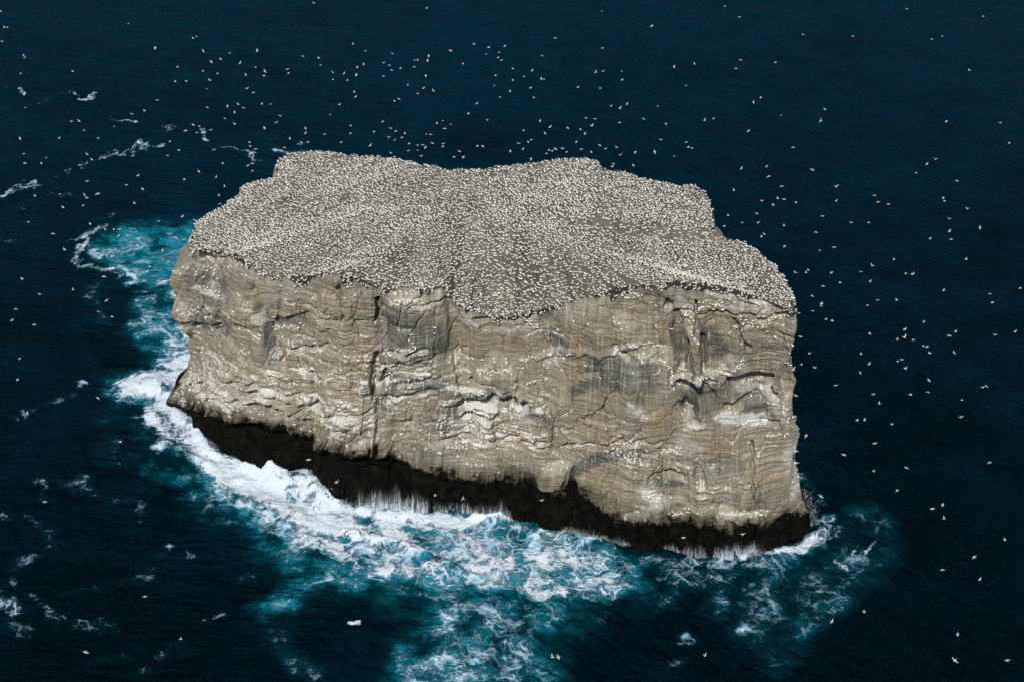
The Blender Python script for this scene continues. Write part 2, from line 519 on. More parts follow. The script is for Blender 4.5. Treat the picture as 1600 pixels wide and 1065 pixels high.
# top rings
NT_ = 120
rr = np.linspace(0, 1, NT_ + 1)[1:] ** 1.15
edge_s = edge.copy(); edge_s[:, :2] = smooth_loop(edge[:, :2], 10)
Tt = np.empty((len(rr), NC, 3))
lipres = edge[:, 2] - plane(edge[:, 0]) - relief(edge[:, 0], edge[:, 1])
lipres_s = smooth_loop(lipres[:, None], 8)[:, 0]; lip40 = smooth_loop(lipres[:, None], 40)[:, 0]; lip90 = smooth_loop(lipres[:, None], 95)[:, 0]
for i, r in enumerate(rr):
    b = sst(0, 0.06, r)
    e = edge[:, :2] * (1 - b) + edge_s[:, :2] * b
    xy = cen[:2] + (e - cen[:2]) * (1 - r)
    dist = np.linalg.norm(e - xy, axis=1)
    fall = np.exp(-(dist / 15.0) ** 1.9)
    zz = plane(xy[:, 0]) + relief(xy[:, 0], xy[:, 1]) + (lipres_s * (1 - sst(0.5, 6, dist)) + lip40 * sst(0.5, 6, dist) * (1 - sst(5, 16, dist)) + lip90 * sst(5, 16, dist)) * fall + (lipres - lipres_s) * np.exp(-dist / .8)
    rough = sst(0, 1.5, dist)
    zz += rough * (0.28 * fbm(xy[:, 0] / 1.8, xy[:, 1] / 1.6, 4, 211))
    # run-off gullies in the sloping bulge of the front
    px_, py_ = proj(np.stack([xy[:, 0], xy[:, 1], zz], -1))
    gm = sst(680, 720, px_) * sst(980, 900, px_) * sst(400, 450, py_)
    zz -= gm * sst(0.2, 2.5, dist) * 0.8 * np.exp(-(pn2(xy[:, 0] / 3.4, xy[:, 1] / 14, 221) / 0.12) ** 2)
    Tt[i, :, :2] = xy; Tt[i, :, 2] = zz
ALL = np.concatenate([Wd, Tt], 0)
me = grid_mesh("sea_stack", ALL, True)
flatm = np.ones((rows_ := ALL.shape[0] - 1, NC), bool); flatm[:NR - 6] = False
me.polygons.foreach_set("use_smooth", flatm.reshape(-1))
nv = len(me.vertices)

rows = ALL.shape[0]
istop = np.zeros((rows, NC), np.float32); istop[NR:] = 1
spill = (1 - VV) * 62 + 2.4 * fbm(SS / 2.5, Z / 5, 3, 321) + 4.0 * fbm(SS / 12, Z * 0, 2, 322)     # the trodden top spills over the rim
istop[:NR] = sst(1.6, 0.2, spill)
full = lambda a, v=0.0: np.concatenate([a, np.full((len(rr), NC), v, np.float32)], 0)
# normals of the finished surface, for ledges
dS = np.roll(Wd, -2, 1) - np.roll(Wd, 2, 1)
dV = np.gradient(Wd, axis=0) * 4
nn = np.cross(dS, dV)
nn /= np.linalg.norm(nn, axis=-1, keepdims=True) + 1e-9
nz = nn[..., 2].astype(np.float32)

# --- what covers the wall
PXw, PYw = proj(Wd)
wet = sst(4.2, -3.2, above - .4 + 2.2 * fbm(SS / 1.1, Z / .8, 4, 236) + 2.4 * fbm(SS / 1.5, Z / 6, 3, 231) + 2.4 * fbm(SS / 7, Z / 4, 3, 232)) * isf[None] + (1 - isf[None]) * sst(11, 8, Z + 2 * fbm(SS / 4, Z / 4, 3, 233))  # wet black algae, and the shade of the undercut put into the same colour
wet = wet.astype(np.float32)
streak = fbm(SS / 0.55, Z / 14, 3, 241)
patch = fbm(SS / 11, Z / 7, 3, 251)
gu = 0.75 * sst(0.22, 0.6, nz + 0.25 * fbm(SS / 1.2, Z / 1.2, 2, 255)) * sst(-0.25, 0.3, patch + 0.2 * fbm(SS / 3, Z / 3, 2, 256))
gu = gu + 0.45 * sst(0.12, 0.5, streak + 0.5 * patch - 0.08)
gu = np.maximum(gu, 0.95 * sst(0.30, 0.62, nz) * sst(0.3, 0.8, str_amt) * sst(-0.35, 0.25, fbm(SS / 5, Z / 3, 3, 257)))
# white seep lines below ledges: let ledge droppings run down
run = np.zeros(NC, np.float32)
drip = np.zeros_like(gu)
for i in range(NR - 1, -1, -1):
    run = np.maximum(run * 0.955, (gu[i] * sst(0.15, 0.45, nz[i])).astype(np.float32))
    drip[i] = run
gu = np.maximum(gu, 0.6 * drip * sst(-0.1, 0.35, fbm(SS / 0.4, Z / 9, 2, 261)))
gu *= 0.78 + 0.3 * str_amt
PATCH = [([(1125, 652), (1160, 655), (1192, 655)], 11, 1.3), ([(1100, 664), (1070, 668)], 6, 0.9), ([(305, 452), (345, 464)], 9, 0.8), ([(296, 470), (330, 485)], 6, 0.6), ([(300, 595), (310, 620), (350, 630), (390, 640)], 13, 0.7),
         ([(1060, 470), (1075, 480)], 12, 0.7), ([(1120, 452), (1160, 460), (1195, 475)], 8, 1.0), ([(1120, 475), (1160, 482)], 6, 0.8), ([(612, 474), (650, 470)], 5, 0.9), ([(725, 500), (745, 510)], 5, 0.9), ([(760, 513), (830, 512)], 5, 0.7),
         ([(1010, 770), (1030, 780), (1020, 800)], 16, 0.9), ([(1125, 805), (1180, 803)], 7, 0.9), ([(1235, 700), (1245, 760)], 14, 0.8), ([(1230, 620), (1225, 660)], 12, 0.6), ([(700, 605), (755, 612)], 5, 1.0), ([(735, 636), (765, 632)], 4, 1.1), ([(745, 645), (790, 640)], 4, 1.1), ([(798, 632), (815, 638)], 4, 1.1), ([(690, 655), (740, 665)], 10, 0.6), ([(620, 578), (660, 572), (690, 566)], 3, 0.7), ([(600, 552), (650, 549)], 6, 0.7), ([(460, 580), (490, 578)], 4, 0.7), ([(520, 598), (560, 594)], 4, 0.6), ([(330, 655), (380, 650)], 7, 0.7), ([(400, 642), (430, 650)], 7, 0.8), ([(880, 560), (860, 566)], 6, 0.6), ([(985, 540), (1040, 545)], 5, 0.7), ([(1050, 602), (1115, 596)], 5, 0.8), ([(1150, 590), (1165, 600)], 6, 0.7), ([(1200, 600), (1215, 640)], 9, 0.8),
         ([(985, 570), (1000, 600)], 14, 0.4), ([(760, 545), (780, 560)], 7, 0.5), ([(588, 640), (598, 690)], 6, 0.6), ([(600, 500), (605, 560)], 6, 0.45), ([(1065, 690), (1090, 700)], 13, 0.7), ([(985, 635), (1000, 645)], 9, 0.8), ([(690, 720), (730, 715), (760, 715)], 12, 0.45), ([(1140, 560), (1165, 575), (1150, 600)], 8, 0.7), ([(680, 700), (850, 700)], 12, 0.25),
         ([(415, 470), (430, 462), (470, 455)], 7, 0.5), ([(430, 520), (475, 530)], 7, 0.5)]
for pts, hw, a in PATCH:
    d = poly_dist(PXw, PYw + 5 * fbm(SS / .5, Z / 5, 2, 271), pts)
    gu = np.maximum(gu, a * (1 - sst(0.35 * hw, 1.5 * hw, d + hw * .45 * fbm(SS / 1.4, Z / 1.4, 3, 273))) * isf[None])
# a pale lip right under the rim
gu = np.maximum(gu, 0.55 * sst(0.90, 0.98, VV + 0.09 * streak + .07 * patch))
gu = np.clip(gu, 0, 1.1) * (1 - wet)
GREY = [([(310, 430), (335, 455)], 24), ([(310, 495), (345, 510)], 18), ([(430, 505), (475, 500)], 8), ([(405, 480), (430, 560)], 12), ([(620, 510), (665, 535)], 34), ([(1085, 625), (1110, 615)], 26), ([(1160, 605), (1185, 625)], 26), ([(772, 616), (742, 638), (690, 660)], 17), ([(770, 622), (815, 636)], 12), ([(815, 640), (860, 655)], 8), ([(1095, 520), (1120, 530)], 14), ([(940, 580), (1000, 590)], 30), ([(640, 598), (690, 600)], 12), ([(1030, 750), (1060, 755)], 8), ([(610, 595), (600, 640)], 14), ([(865, 520), (880, 540)], 12), ([(900, 610), (920, 600)], 10), ([(900, 735), (940, 712), (1000, 708)], 10), ([(1130, 545), (1118, 555)], 10), ([(1055, 510), (1062, 540)], 10)]
grey = 0.5 * sst(0.0, 0.5, fbm(SS / 13, Z / 9, 3, 281))
for pts, hw in GREY:
    d = poly_dist(PXw, PYw, pts)
    grey = np.maximum(grey, (1 - sst(0.5 * hw, 1.4 * hw, d + hw * .4 * fbm(SS / 2.5, Z / 2.5, 3, 283))) * isf[None])
ochre = sst(0.05, 0.55, fbm(SS / 16, Z / 8, 4, 291))
for pts, hw in (([(800, 690), (840, 688)], 14), ([(560, 585), (540, 600)], 18), ([(720, 695), (800, 700)], 16), ([(1140, 690), (1120, 700)], 22), ([(560, 690), (600, 700)], 16), ([(880, 540), (960, 535)], 12), ([(1020, 660), (1040, 650)], 16)):
    ochre = np.maximum(ochre, 0.9 * (1 - sst(0.4 * hw, 1.6 * hw, poly_dist(PXw, PYw, pts))) * isf[None])
# white water sheeting off the foot
fallw = np.zeros_like(gu)
for pts, up, a in (([(552, 796), (600, 797), (660, 803), (676, 804)], 52, 1.0), ([(672, 805), (805, 810)], 36, 0.8), ([(870, 828), (990, 856)], 20, 0.6), ([(1030, 862), (1112, 872)], 26, 0.75), ([(1108, 872), (1190, 866)], 30, 1.0), ([(300, 668), (350, 706)], 9, .4)):
    pts = np.asarray(pts, float)
    yb = np.interp(PXw, pts[:, 0], pts[:, 1], left=-999, right=-999)
    ht = (yb - PYw) / (up * (0.75 + 0.5 * pn2(SS / 2.0, Z * 0, 301)))
    okx = sst(pts[0, 0] - 1, pts[0, 0] + 14, PXw) * sst(pts[-1, 0] + 1, pts[-1, 0] - 14, PXw)
    st = fbm((SS + 0.25 * pn2(SS / 3, Z / 3, 303)) / 0.42, Z / 16, 3, 305)
    fallw = np.maximum(fallw, a * okx * (yb > 0) * sst(1.15, -0.1, ht) * (ht > -3) * (0.75 + 0.5 * np.clip(st, -.5, .5)))
fallw = np.clip(fallw, 0, 1) * isf[None]
topshade = np.concatenate([np.zeros((NR, NC)), 0.5 + 0.5 * fbm(Tt[..., 0] / 5, Tt[..., 1] / 5, 4, 311)], 0)
strat = np.concatenate([np.stack([SS, hz, 0 * Z], -1), np.stack([Tt[..., 0], Tt[..., 1], 0 * Tt[..., 0] + 50], -1)], 0)
fattr(me, "top", istop); fattr(me, "guano", full(gu)); fattr(me, "wet", full(wet)); fattr(me, "grey", full(grey))
fattr(me, "ochre", full(ochre)); fattr(me, "stain", full(np.clip(sst(6.5, -1.0, above + 3.5 * fbm(SS / 5, Z / 3.5, 4, 235) + 1.5 * streak) * isf[None], 0, 1))); fattr(me, "fall", full(fallw)); fattr(me, "topshade", topshade); vattr(me, "strat", strat)

m_rock, nt, N_, P_ = new_mat("layered_tuff_with_guano")
t = NT(nt)
sv = t.attr("strat").outputs["Vector"]
geo = N_.new("ShaderNodeNewGeometry").outputs["Position"]
A = lambda n: t.attr(n).outputs["Fac"]
beds = t.noise(t.vscale(sv, (0.10, 1.6, 1.0)), 1.0, 6, 0.62)
beds2 = t.noise(t.vscale(t.vadd(sv, t.vmul(t.noise(geo, 0.4, 3, 0.6, True), 0.7)), (0.16, 2.9, 1.0)), 1.0, 5, 0.62)
streakn = t.noise(t.vscale(sv, (1.9, 0.10, 1.0)), 1.0, 5, 0.6)
mott = t.noise(geo, 0.55, 6, 0.65)
fine = t.noise(geo, 3.2, 6, 0.7)
c = t.mix(t.step(beds, 0.32, 0.68), (0.285, 0.243, 0.180), (0.480, 0.425, 0.322))
c = t.mix(t.math('MULTIPLY', t.step(mott, 0.38, 0.72), 0.55), c, (0.33, 0.280, 0.205))
c = t.mix(t.math('MULTIPLY', t.step(beds2, 0.44, 0.34), 0.34), c, (0.10, 0.085, 0.062))
c = t.mix(t.math('MULTIPLY', t.step(beds2, 0.56, 0.68), 0.45), c, (0.50, 0.46, 0.37))
c = t.mix(t.math('MULTIPLY', A("ochre"), 0.42), c, (0.36, 0.255, 0.135))
c = t.mix(t.math('MULTIPLY', A("grey"), 0.85), c, t.mix(t.step(beds, 0.3, 0.7), (0.045, 0.05, 0.05), (0.19, 0.195, 0.18)))
c = t.mix(t.math('MULTIPLY', t.step(streakn, 0.53, 0.70), 0.5), c, (0.13, 0.115, 0.09))
c = t.mix(t.math('MULTIPLY', t.step(streakn, 0.47, 0.30), 0.7), c, (0.60, 0.56, 0.47))
gf = t.math('MULTIPLY', A("guano"), t.step(t.math('ADD', fine, t.math('MULTIPLY', mott, 0.6)), 0.55, 0.95), clamp=True)
gf = t.math('ADD', gf, t.math('MULTIPLY', t.math('SUBTRACT', A("guano"), 0.55, clamp=True), 0.9), clamp=True)
c = t.mix(gf, c, t.mix(t.step(A("guano"), 0.7, 1.05), (0.60, 0.58, 0.525), (0.84, 0.83, 0.79)))
ground = t.mix(t.step(t.math('ADD', fine, t.math('MULTIPLY', A("topshade"), 0.4)), 0.45, 0.95), (0.060, 0.055, 0.047), (0.28, 0.262, 0.222))
c = t.mix(t.step(A("top"), 0.1, 0.8), c, ground)
fn = t.noise(t.vscale(t.vadd(sv, t.vmul(t.noise(geo, 0.5, 2, 0.5, True), 0.8)), (2.6, 0.055, 1.0)), 1.0, 4, 0.65)
fn2 = t.noise(t.vscale(t.vadd(sv, t.vmul(t.noise(geo, 0.35, 2, 0.5, True), 1.6)), (5.5, 0.09, 1.0)), 1.0, 3, 0.6)
fallf = t.math('ADD', t.math('MULTIPLY', t.step(t.math('ADD', t.math('ADD', t.math('MULTIPLY', fn, 0.5), t.math('MULTIPLY', fn2, 0.5)), t.math('MULTIPLY', A("fall"), 0.36)), 0.58, 0.86), 0.9), t.math('MULTIPLY', A("fall"), 0.22), clamp=True)
wet_shade_c = t.mix(t.step(mott, 0.35, 0.75), (0.0022, 0.0026, 0.0022), (0.014, 0.013, 0.008))
stain = A("stain")
c = t.mix(t.math('MULTIPLY', stain, 0.85), c, t.mix(beds, (0.05, 0.042, 0.026), (0.11, 0.095, 0.06)))
c = t.mix(t.step(t.math('ADD', A("wet"), t.math('MULTIPLY', t.math('SUBTRACT', streakn, 0.5), 0.8)), 0.25, 0.75), c, wet_shade_c)
c = t.mix(t.math('MULTIPLY', fallf, t.step(A("fall"), 0.02, 0.3)), c, (0.72, 0.78, 0.84))
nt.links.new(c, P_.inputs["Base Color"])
rg = t.math('SUBTRACT', 0.92, t.math('MULTIPLY', A("wet"), 0.22))
nt.links.new(rg, P_.inputs["Roughness"])
P_.inputs["Specular IOR Level"].default_value = 0.05
hb = t.math('ADD', t.math('ADD', t.math('MULTIPLY', beds, 0.5), t.math('MULTIPLY', beds2, 0.45)), t.math('ADD', t.math('MULTIPLY', fine, 0.35), t.math('MULTIPLY', mott, 0.3)))
nt.links.new(t.bump(hb, 1.0, 1.0), P_.inputs["Normal"])
me.materials.append(m_rock)
stack = link("sea_stack", me, "massive flat topped tan rock with layered cliffs and black wet foot, covered in white birds", "rock island")

# ------------------------------------------------------------------ the sea
xs_in = np.arange(-215, 215.01, 0.42); ys_in = np.arange(165, 520.01, 0.42)


def stretch(a):
    lo = a[0] - np.cumsum(0.42 * 1.25 ** np.arange(1, 38)); hi = a[-1] + np.cumsum(0.42 * 1.25 ** np.arange(1, 38))
    return np.r_[lo[::-1], a, hi]


GX, GY = np.meshgrid(stretch(xs_in), stretch(ys_in))
G = np.stack([GX, GY, 0 * GX], -1)
inn = (np.abs(GX) < 216) & (GY > 164) & (GY < 521)
sx_, sy_ = proj(np.where(inn[..., None], G, np.array([0, 300.0, 0])))
sx_ = np.where(inn, sx_, -9999).astype(np.float32); sy_ = np.where(inn, sy_, -9999).astype(np.float32)
gx = GX.astype(np.float32); gy = GY.astype(np.float32)
wob = fbm(gx / 9, gy / 9, 4, 401); wob2 = fbm(gx / 9 + 50, gy / 9, 4, 402)
QX = sx_ + 22 * wob + 7 * fbm(gx / 2.2, gy / 2.2, 3, 403); QY = sy_ + 15 * wob2 + 5 * fbm(gx / 2.2, gy / 2.2, 3, 404)
foam = np.zeros_like(gx); aer = np.zeros_like(gx)
YS = 1.45


def brush(pts, hw, f, a, soft=1.0, straight=False):
    global foam, aer
    X, Y = (sx_, sy_) if straight else (QX, QY)
    d = poly_dist(X, Y, pts, YS)
    k = 1 - sst(hw * (1 - 0.75 * soft), hw * (1 + 0.75 * soft), d)
    foam = np.maximum(foam, f * k) if f >= 0 else foam * (1 + f * k)
    aer = np.maximum(aer, a * (1 - sst(hw * (1 - .7 * soft), hw * (1 + 1.5 * soft), d))) if a >= 0 else aer * (1 + a * k)


def area(pts, f, a, edge=18):
    global foam, aer
    ins_ = in_poly(QX, QY, pts)
    d = poly_dist(QX, QY, list(pts) + [pts[0]], YS)
    sd = np.where(ins_, d, -d)
    foam = np.maximum(foam, f * sst(-edge * .5, edge, sd)); aer = np.maximum(aer, a * sst(-edge * 1.6, edge, sd))


# turquoise pool and foam round the left end
area([(150, 385), (200, 355), (310, 352), (330, 420), (290, 440), (215, 438), (185, 420)], 0.42, 1.0, 26)
brush([(170, 352), (135, 375), (118, 398), (130, 415), (165, 420), (205, 428)], 7, 0.72, 0.35)
brush([(150, 392), (180, 400), (205, 425), (220, 440)], 12, 0.62, 0.5)
brush([(195, 445), (230, 438), (290, 432)], 8, 0.55, 0.8)
brush([(240, 455), (235, 500), (220, 520)], 20, 0.5, 0.7); brush([(280, 460), (255, 510), (225, 525)], 20, 0.55, 0.9)
brush([(290, 500), (280, 540), (262, 560)], 26, 0.76, 0.9); brush([(290, 560), (285, 590), (240, 600), (205, 605)], 28, 0.98, 0.8)
brush([(150, 445), (140, 465), (150, 485), (165, 505)], 8, 0.25, 0.28)
brush([(210, 590), (240, 583), (270, 590)], 12, 0.85, 0.3)
brush([(268, 630), (283, 668), (318, 706), (370, 742), (430, 765)], 30, 1.08, 0.8); brush([(235, 640), (250, 670), (262, 690)], 14, 0.9, 0.4)
brush([(250, 695), (280, 690), (330, 725)], 14, 0.85, 0.4)
brush([(170, 650), (220, 655), (240, 690)], 16, 0.30, 0.38); brush([(240, 730), (290, 745)], 18, 0.3, 0.6)
# the great white breaker below the wall
area([(335, 700), (400, 735), (485, 752), (530, 790), (700, 803), (830, 815), (965, 850), (1000, 880), (1005, 915), (970, 938), (880, 925), (800, 930), (700, 925), (610, 905), (560, 870), (470, 850), (420, 850), (350, 800), (310, 745)], 0.69, 0.98, 26)
brush([(380, 735), (440, 750), (490, 768), (520, 790)], 28, 0.98, 0.6); brush([(530, 795), (620, 805), (700, 812)], 17, 1.15, 0.4)
brush([(400, 770), (470, 805), (560, 830), (640, 850)], 32, 1.0, 0.5); brush([(350, 760), (420, 810), (500, 845), (600, 885)], 26, 0.80, 0.8); brush([(600, 815), (690, 822), (760, 812)], 12, 1.0, 0.4)
brush([(540, 830), (600, 845), (680, 870)], 9, 1.0, 0.4); brush([(740, 808), (790, 812)], 10, 1.0, 0.4)
brush([(660, 880), (680, 885)], 9, 1.05, 0.3); brush([(760, 905), (860, 925), (960, 930)], 14, 0.72, 0.5); brush([(800, 828), (900, 838), (965, 852)], 9, 0.8, 0.5)
brush([(330, 785), (370, 800)], 28, 0.45, 0.55); brush([(430, 860), (500, 885), (550, 900)], 26, 0.42, 0.8); brush([(510, 890), (460, 925), (420, 950)], 18, 0.2, 0.6); brush([(430, 980), (480, 940), (540, 920)], 34, 0.12, 0.2)
brush([(480, 912), (540, 890), (590, 885)], 4, 0.62, 0.3)
area([(590, 900), (760, 920), (900, 930), (930, 960), (850, 990), (860, 1090), (620, 1090), (640, 1000), (680, 960), (600, 930)], 0.52, 0.66, 50)
brush([(700, 960), (740, 985), (720, 1015), (690, 1000)], 12, 0.52, 0.8); brush([(640, 1020), (700, 1040), (760, 1050)], 20, 0.42, 0.7)
brush([(430, 990), (450, 1020), (480, 1050)], 16, 0.3, 0.35); brush([(460, 1030), (490, 1060)], 10, 0.4, 0.3)
# right end
brush([(1010, 870), (1060, 878), (1130, 880), (1190, 878)], 13, 0.62, 0.45); brush([(1020, 900), (1120, 905), (1180, 900)], 22, 0.42, 0.35)
brush([(1130, 862), (1150, 866)], 12, 1.1, 0.4); brush([(1215, 872), (1195, 920), (1180, 980)], 30, 0.57, 0.62); brush([(1140, 900), (1125, 950)], 18, 0.52, 0.5)
brush([(1200, 866), (1240, 862), (1275, 845), (1300, 828)], 11, 0.85, 0.7); brush([(1270, 818), (1300, 815), (1308, 832), (1290, 850)], 8, 0.8, 0.6)
brush([(1345, 808), (1375, 822), (1378, 855), (1350, 890), (1300, 930), (1250, 985), (1215, 1030)], 24, 0.30, 0.42); brush([(1310, 840), (1330, 860), (1290, 900), (1250, 930)], 26, 0.25, 0.34)
brush([(1340, 806), (1372, 815)], 7, 0.5, 0.5); brush([(1368, 850), (1362, 862)], 4, 0.75, 0.5); brush([(1300, 880), (1318, 890)], 5, 0.75, 0.4); brush([(1334, 862), (1342, 852)], 2.5, .8, .3)
brush([(1070, 995), (1085, 998)], 9, 0.5, 0.3); brush([(940, 985), (960, 960), (980, 955)], 14, 0.25, 0.2); brush([(1255, 745), (1275, 785)], 10, 0.3, 0.25)
brush([(1000, 1060), (1060, 1040)], 14, 0.2, 0.15); brush([(870, 960), (960, 950), (1040, 930)], 20, 0.25, 0.35)
# drifting flecks and lines on the open sea
for pts, hw, f, a in [([(0, 135), (22, 138)], 5, .45, .2), ([(30, 140), (48, 150)], 3, .75, .2), ([(62, 158), (90, 148), (110, 145)], 5, .35, .2), ([(108, 145), (122, 147), (135, 152), (152, 144)], 4, .85, .25), ([(126, 152), (140, 150)], 4, .95, .25),
                      ([(163, 180), (165, 190), (185, 191), (212, 190)], 3, .8, .25), ([(262, 200), (278, 192)], 6, .5, .2), ([(314, 207), (322, 218)], 5, .65, .2), ([(338, 228), (350, 226)], 5, .6, .2), ([(358, 228), (368, 238), (385, 245), (402, 250)], 4, .6, .2), ([(120, 258), (160, 245), (205, 235), (225, 226), (250, 224)], 3.5, .62, .2), ([(432, 240), (450, 242)], 5, .5, .2), ([(470, 228), (485, 230)], 5, .5, .2),
                      ([(0, 308), (12, 298), (40, 290), (60, 287)], 5, .6, .25), ([(80, 300), (95, 305), (105, 306)], 4, .6, .2), ([(0, 375), (15, 378), (8, 385)], 6, .45, .2), ([(28, 385), (42, 392)], 4, .5, .15), ([(150, 340), (170, 337), (185, 332)], 6, .55, .3), ([(110, 375), (125, 373)], 4, .4, .2), ([(85, 272), (100, 268)], 4, .45, .2), ([(20, 320), (40, 322)], 6, .25, .2),
                      ([(20, 655), (60, 635), (100, 622), (135, 605)], 6, .36, .25), ([(120, 610), (135, 604)], 7, .5, .25), ([(145, 565), (150, 590)], 8, .2, .2), ([(40, 760), (60, 748), (70, 765), (72, 785)], 6, .45, .25), ([(80, 755), (110, 760), (130, 748)], 8, .3, .3), ([(0, 805), (12, 812)], 8, .5, .2), ([(40, 812), (70, 825), (80, 850)], 7, .38, .25), ([(60, 870), (30, 880), (18, 900), (20, 930)], 9, .5, .3), ([(0, 925), (10, 940), (25, 950)], 14, .62, .3), ([(30, 925), (50, 930), (75, 960)], 10, .45, .25), ([(20, 975), (40, 985)], 10, .35, .25), ([(100, 935), (140, 920), (190, 912)], 7, .3, .25), ([(150, 968), (180, 978)], 7, .38, .25), ([(200, 905), (240, 900)], 8, .25, .2), ([(170, 785), (200, 778), (222, 785), (225, 825)], 6, .34, .22), ([(285, 860), (300, 868)], 6, .62, .2), ([(258, 858), (268, 856)], 4, .5, .2), ([(320, 968), (340, 956)], 5, .55, .2), ([(255, 983), (262, 978)], 3, .35, .1), ([(230, 1040), (260, 1015), (290, 1012)], 12, .3, .22), ([(140, 1040), (190, 1025)], 10, .26, .2), ([(120, 755), (150, 775)], 9, .25, .25), ([(180, 720), (230, 700)], 12, .26, .3),
                      ([(160, 705), (210, 660)], 14, .2, .3), ([(380, 905), (420, 890)], 10, .3, .3), ([(250, 870), (275, 835)], 8, .28, .2), ([(90, 960), (130, 980), (180, 985)], 12, .28, .2)]:
    brush(pts, hw, f * .84, a * .7)
brush([(546, 973), (562, 972)], 4.2, 1.1, 0.2, 0.5, True)
# water against the wall churns
foam *= inn; aer *= inn
far_sky = 0.35 * fbm(gx / 60, gy / 40, 3, 451) + np.clip((gy - 330) / 260, -.6, .8)   # random tone plus sky reflection painted into the colour, bluer with distance
# swell and breakers
hgt = 0.30 * fbm(gx / 12 + gy / 40, gy / 7, 3, 461) + 0.09 * fbm(gx / 2.6, gy / 2.0, 2, 463)
hgt = hgt + np.clip(foam, 0, 1) * (0.85 * fbm(gx / 3.4, gy / 3.0, 5, 465, 0.6) + 0.15)
MOUND = [([(440, 742), (480, 752), (512, 775)], 28, 2.5), ([(390, 728), (420, 738)], 15, 1.8), ([(540, 832), (600, 846), (680, 872), (740, 900)], 8, 1.2), ([(400, 790), (470, 815)], 26, 1.0),
         ([(1128, 858), (1146, 866)], 9, 3.0), ([(745, 806), (780, 810)], 12, 1.6), ([(800, 826), (840, 832)], 10, 1.2), ([(560, 800), (640, 806)], 12, 0.9), ([(255, 605), (235, 598)], 18, 1.1), ([(250, 690), (330, 728)], 10, .9), ([(670, 882), (700, 890)], 12, 1.3), ([(880, 838), (960, 852)], 9, 1.2), ([(1270, 835), (1300, 825)], 9, 0.8), ([(900, 925), (970, 920)], 14, .8), ([(240, 740), (290, 752), (330, 790)], 12, .7), ([(290, 660), (340, 710)], 10, 1.0)]
for pts, hw, hh in MOUND:
    d = poly_dist(QX * .4 + sx_ * .6, QY * .4 + sy_ * .6, pts, YS)
    kk = 1 - sst(0.15 * hw, 1.5 * hw, d)
    hgt = hgt + hh * kk * (1 + 0.55 * fbm(gx / 2.6, gy / 2.6, 5, 471))
G[..., 2] = hgt * inn
sea_me = grid_mesh("sea", G, False)
fattr(sea_me, "foam", foam); fattr(sea_me, "aer", aer); fattr(sea_me, "dark", far_sky)
m_sea, nt, N_, P_ = new_mat("deep_sea_with_foam")
t = NT(nt)
geo = N_.new("ShaderNodeNewGeometry").outputs["Position"]
flat = t.vscale(geo, (1, 1, 0))
F = t.attr("foam").outputs["Fac"]; AE = t.attr("aer").outputs["Fac"]; FSKY = t.attr("dark").outputs["Fac"]
warp = t.vmul(t.vadd(t.noise(flat, 0.10, 3, 0.55, True), (-0.5, -0.5, -0.5)), 9.0)
warp2 = t.vmul(t.vadd(t.noise(flat, 0.42, 3, 0.6, True), (-0.5, -0.5, -0.5)), 2.2)
wp = t.vadd(t.vadd(flat, warp), warp2)


def ridge(v, sc, det, k):
    n = t.noise(v, sc, det, 0.55)
    return t.math('SUBTRACT', 1.0, t.math('MULTIPLY', t.math('ABSOLUTE', t.math('SUBTRACT', n, 0.5)), k), clamp=True)


wps = t.vscale(wp, (0.7, 1.0, 1.0))
r1 = ridge(wps, 0.115, 2, 15.0); r2 = ridge(t.vadd(wps, (31.0, 7.0, 0.0)), 0.24, 2, 14.0); r3 = ridge(t.vadd(wps, (3.0, 71.0, 0.0)), 0.55, 2, 12.0)
r4 = ridge(t.vadd(wps, (13.0, 1.0, 0.0)), 1.15, 1, 10.0)
n1 = t.noise(wp, 0.07, 4, 0.6); n2 = t.noise(flat, 1.3, 4, 0.7); n3 = t.noise(wps, 0.26, 6, 0.66)
lace = t.math('MAXIMUM', t.math('MAXIMUM', r1, t.math('MULTIPLY', r2, 0.95)), t.math('MAXIMUM', t.math('MULTIPLY', r3, 0.8), t.math('MULTIPLY', r4, 0.55)))
cov = t.math('ADD', F, t.math('ADD', t.math('MULTIPLY', t.math('SUBTRACT', n3, 0.5), 1.6), t.math('ADD', t.math('MULTIPLY', t.math('SUBTRACT', n1, 0.5), 1.3), t.math('MULTIPLY', t.math('SUBTRACT', n2, 0.5), 0.5))))
mass_ = t.step(t.math('ADD', cov, t.math('MULTIPLY', lace, 0.16)), 0.74, 1.02)
fil = t.math('MULTIPLY', t.step(lace, t.step(cov, 0.2, 0.8, 0.75, 0.10), 1.0), t.step(cov, 0.20, 0.62), clamp=True)
ff = t.math('MAXIMUM', mass_, fil)
ff = t.math('MULTIPLY', ff, t.step(F, 0.03, 0.32))
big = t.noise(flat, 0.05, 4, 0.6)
deep = t.mix(t.step(t.math('ADD', big, t.math('MULTIPLY', FSKY, 0.75)), 0.0, 1.05), (0.0, 0.0062, 0.0090), (0.0, 0.0205, 0.0390))  # far end of the mix carries the painted sky reflection
aq = t.math('MULTIPLY', AE, t.math('ADD', 0.22, t.math('MULTIPLY', t.step(t.math('ADD', t.math('MULTIPLY', n1, 0.7), t.math('MULTIPLY', n3, 0.8)), 0.50, 1.0), 1.0)), clamp=True)
tq = t.mix(t.step(aq, 0.2, 0.95), (0.0005, 0.060, 0.086), (0.006, 0.262, 0.365))
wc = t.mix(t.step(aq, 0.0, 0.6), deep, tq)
fc = t.mix(t.step(t.math('ADD', mass_, t.math('MULTIPLY', n2, 0.8)), 0.4, 1.3), (0.40, 0.64, 0.82), (0.73, 0.83, 0.92))
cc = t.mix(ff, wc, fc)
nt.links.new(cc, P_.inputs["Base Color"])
nt.links.new(t.math('ADD', 0.25, t.math('MULTIPLY', ff, 0.6)), P_.inputs["Roughness"])
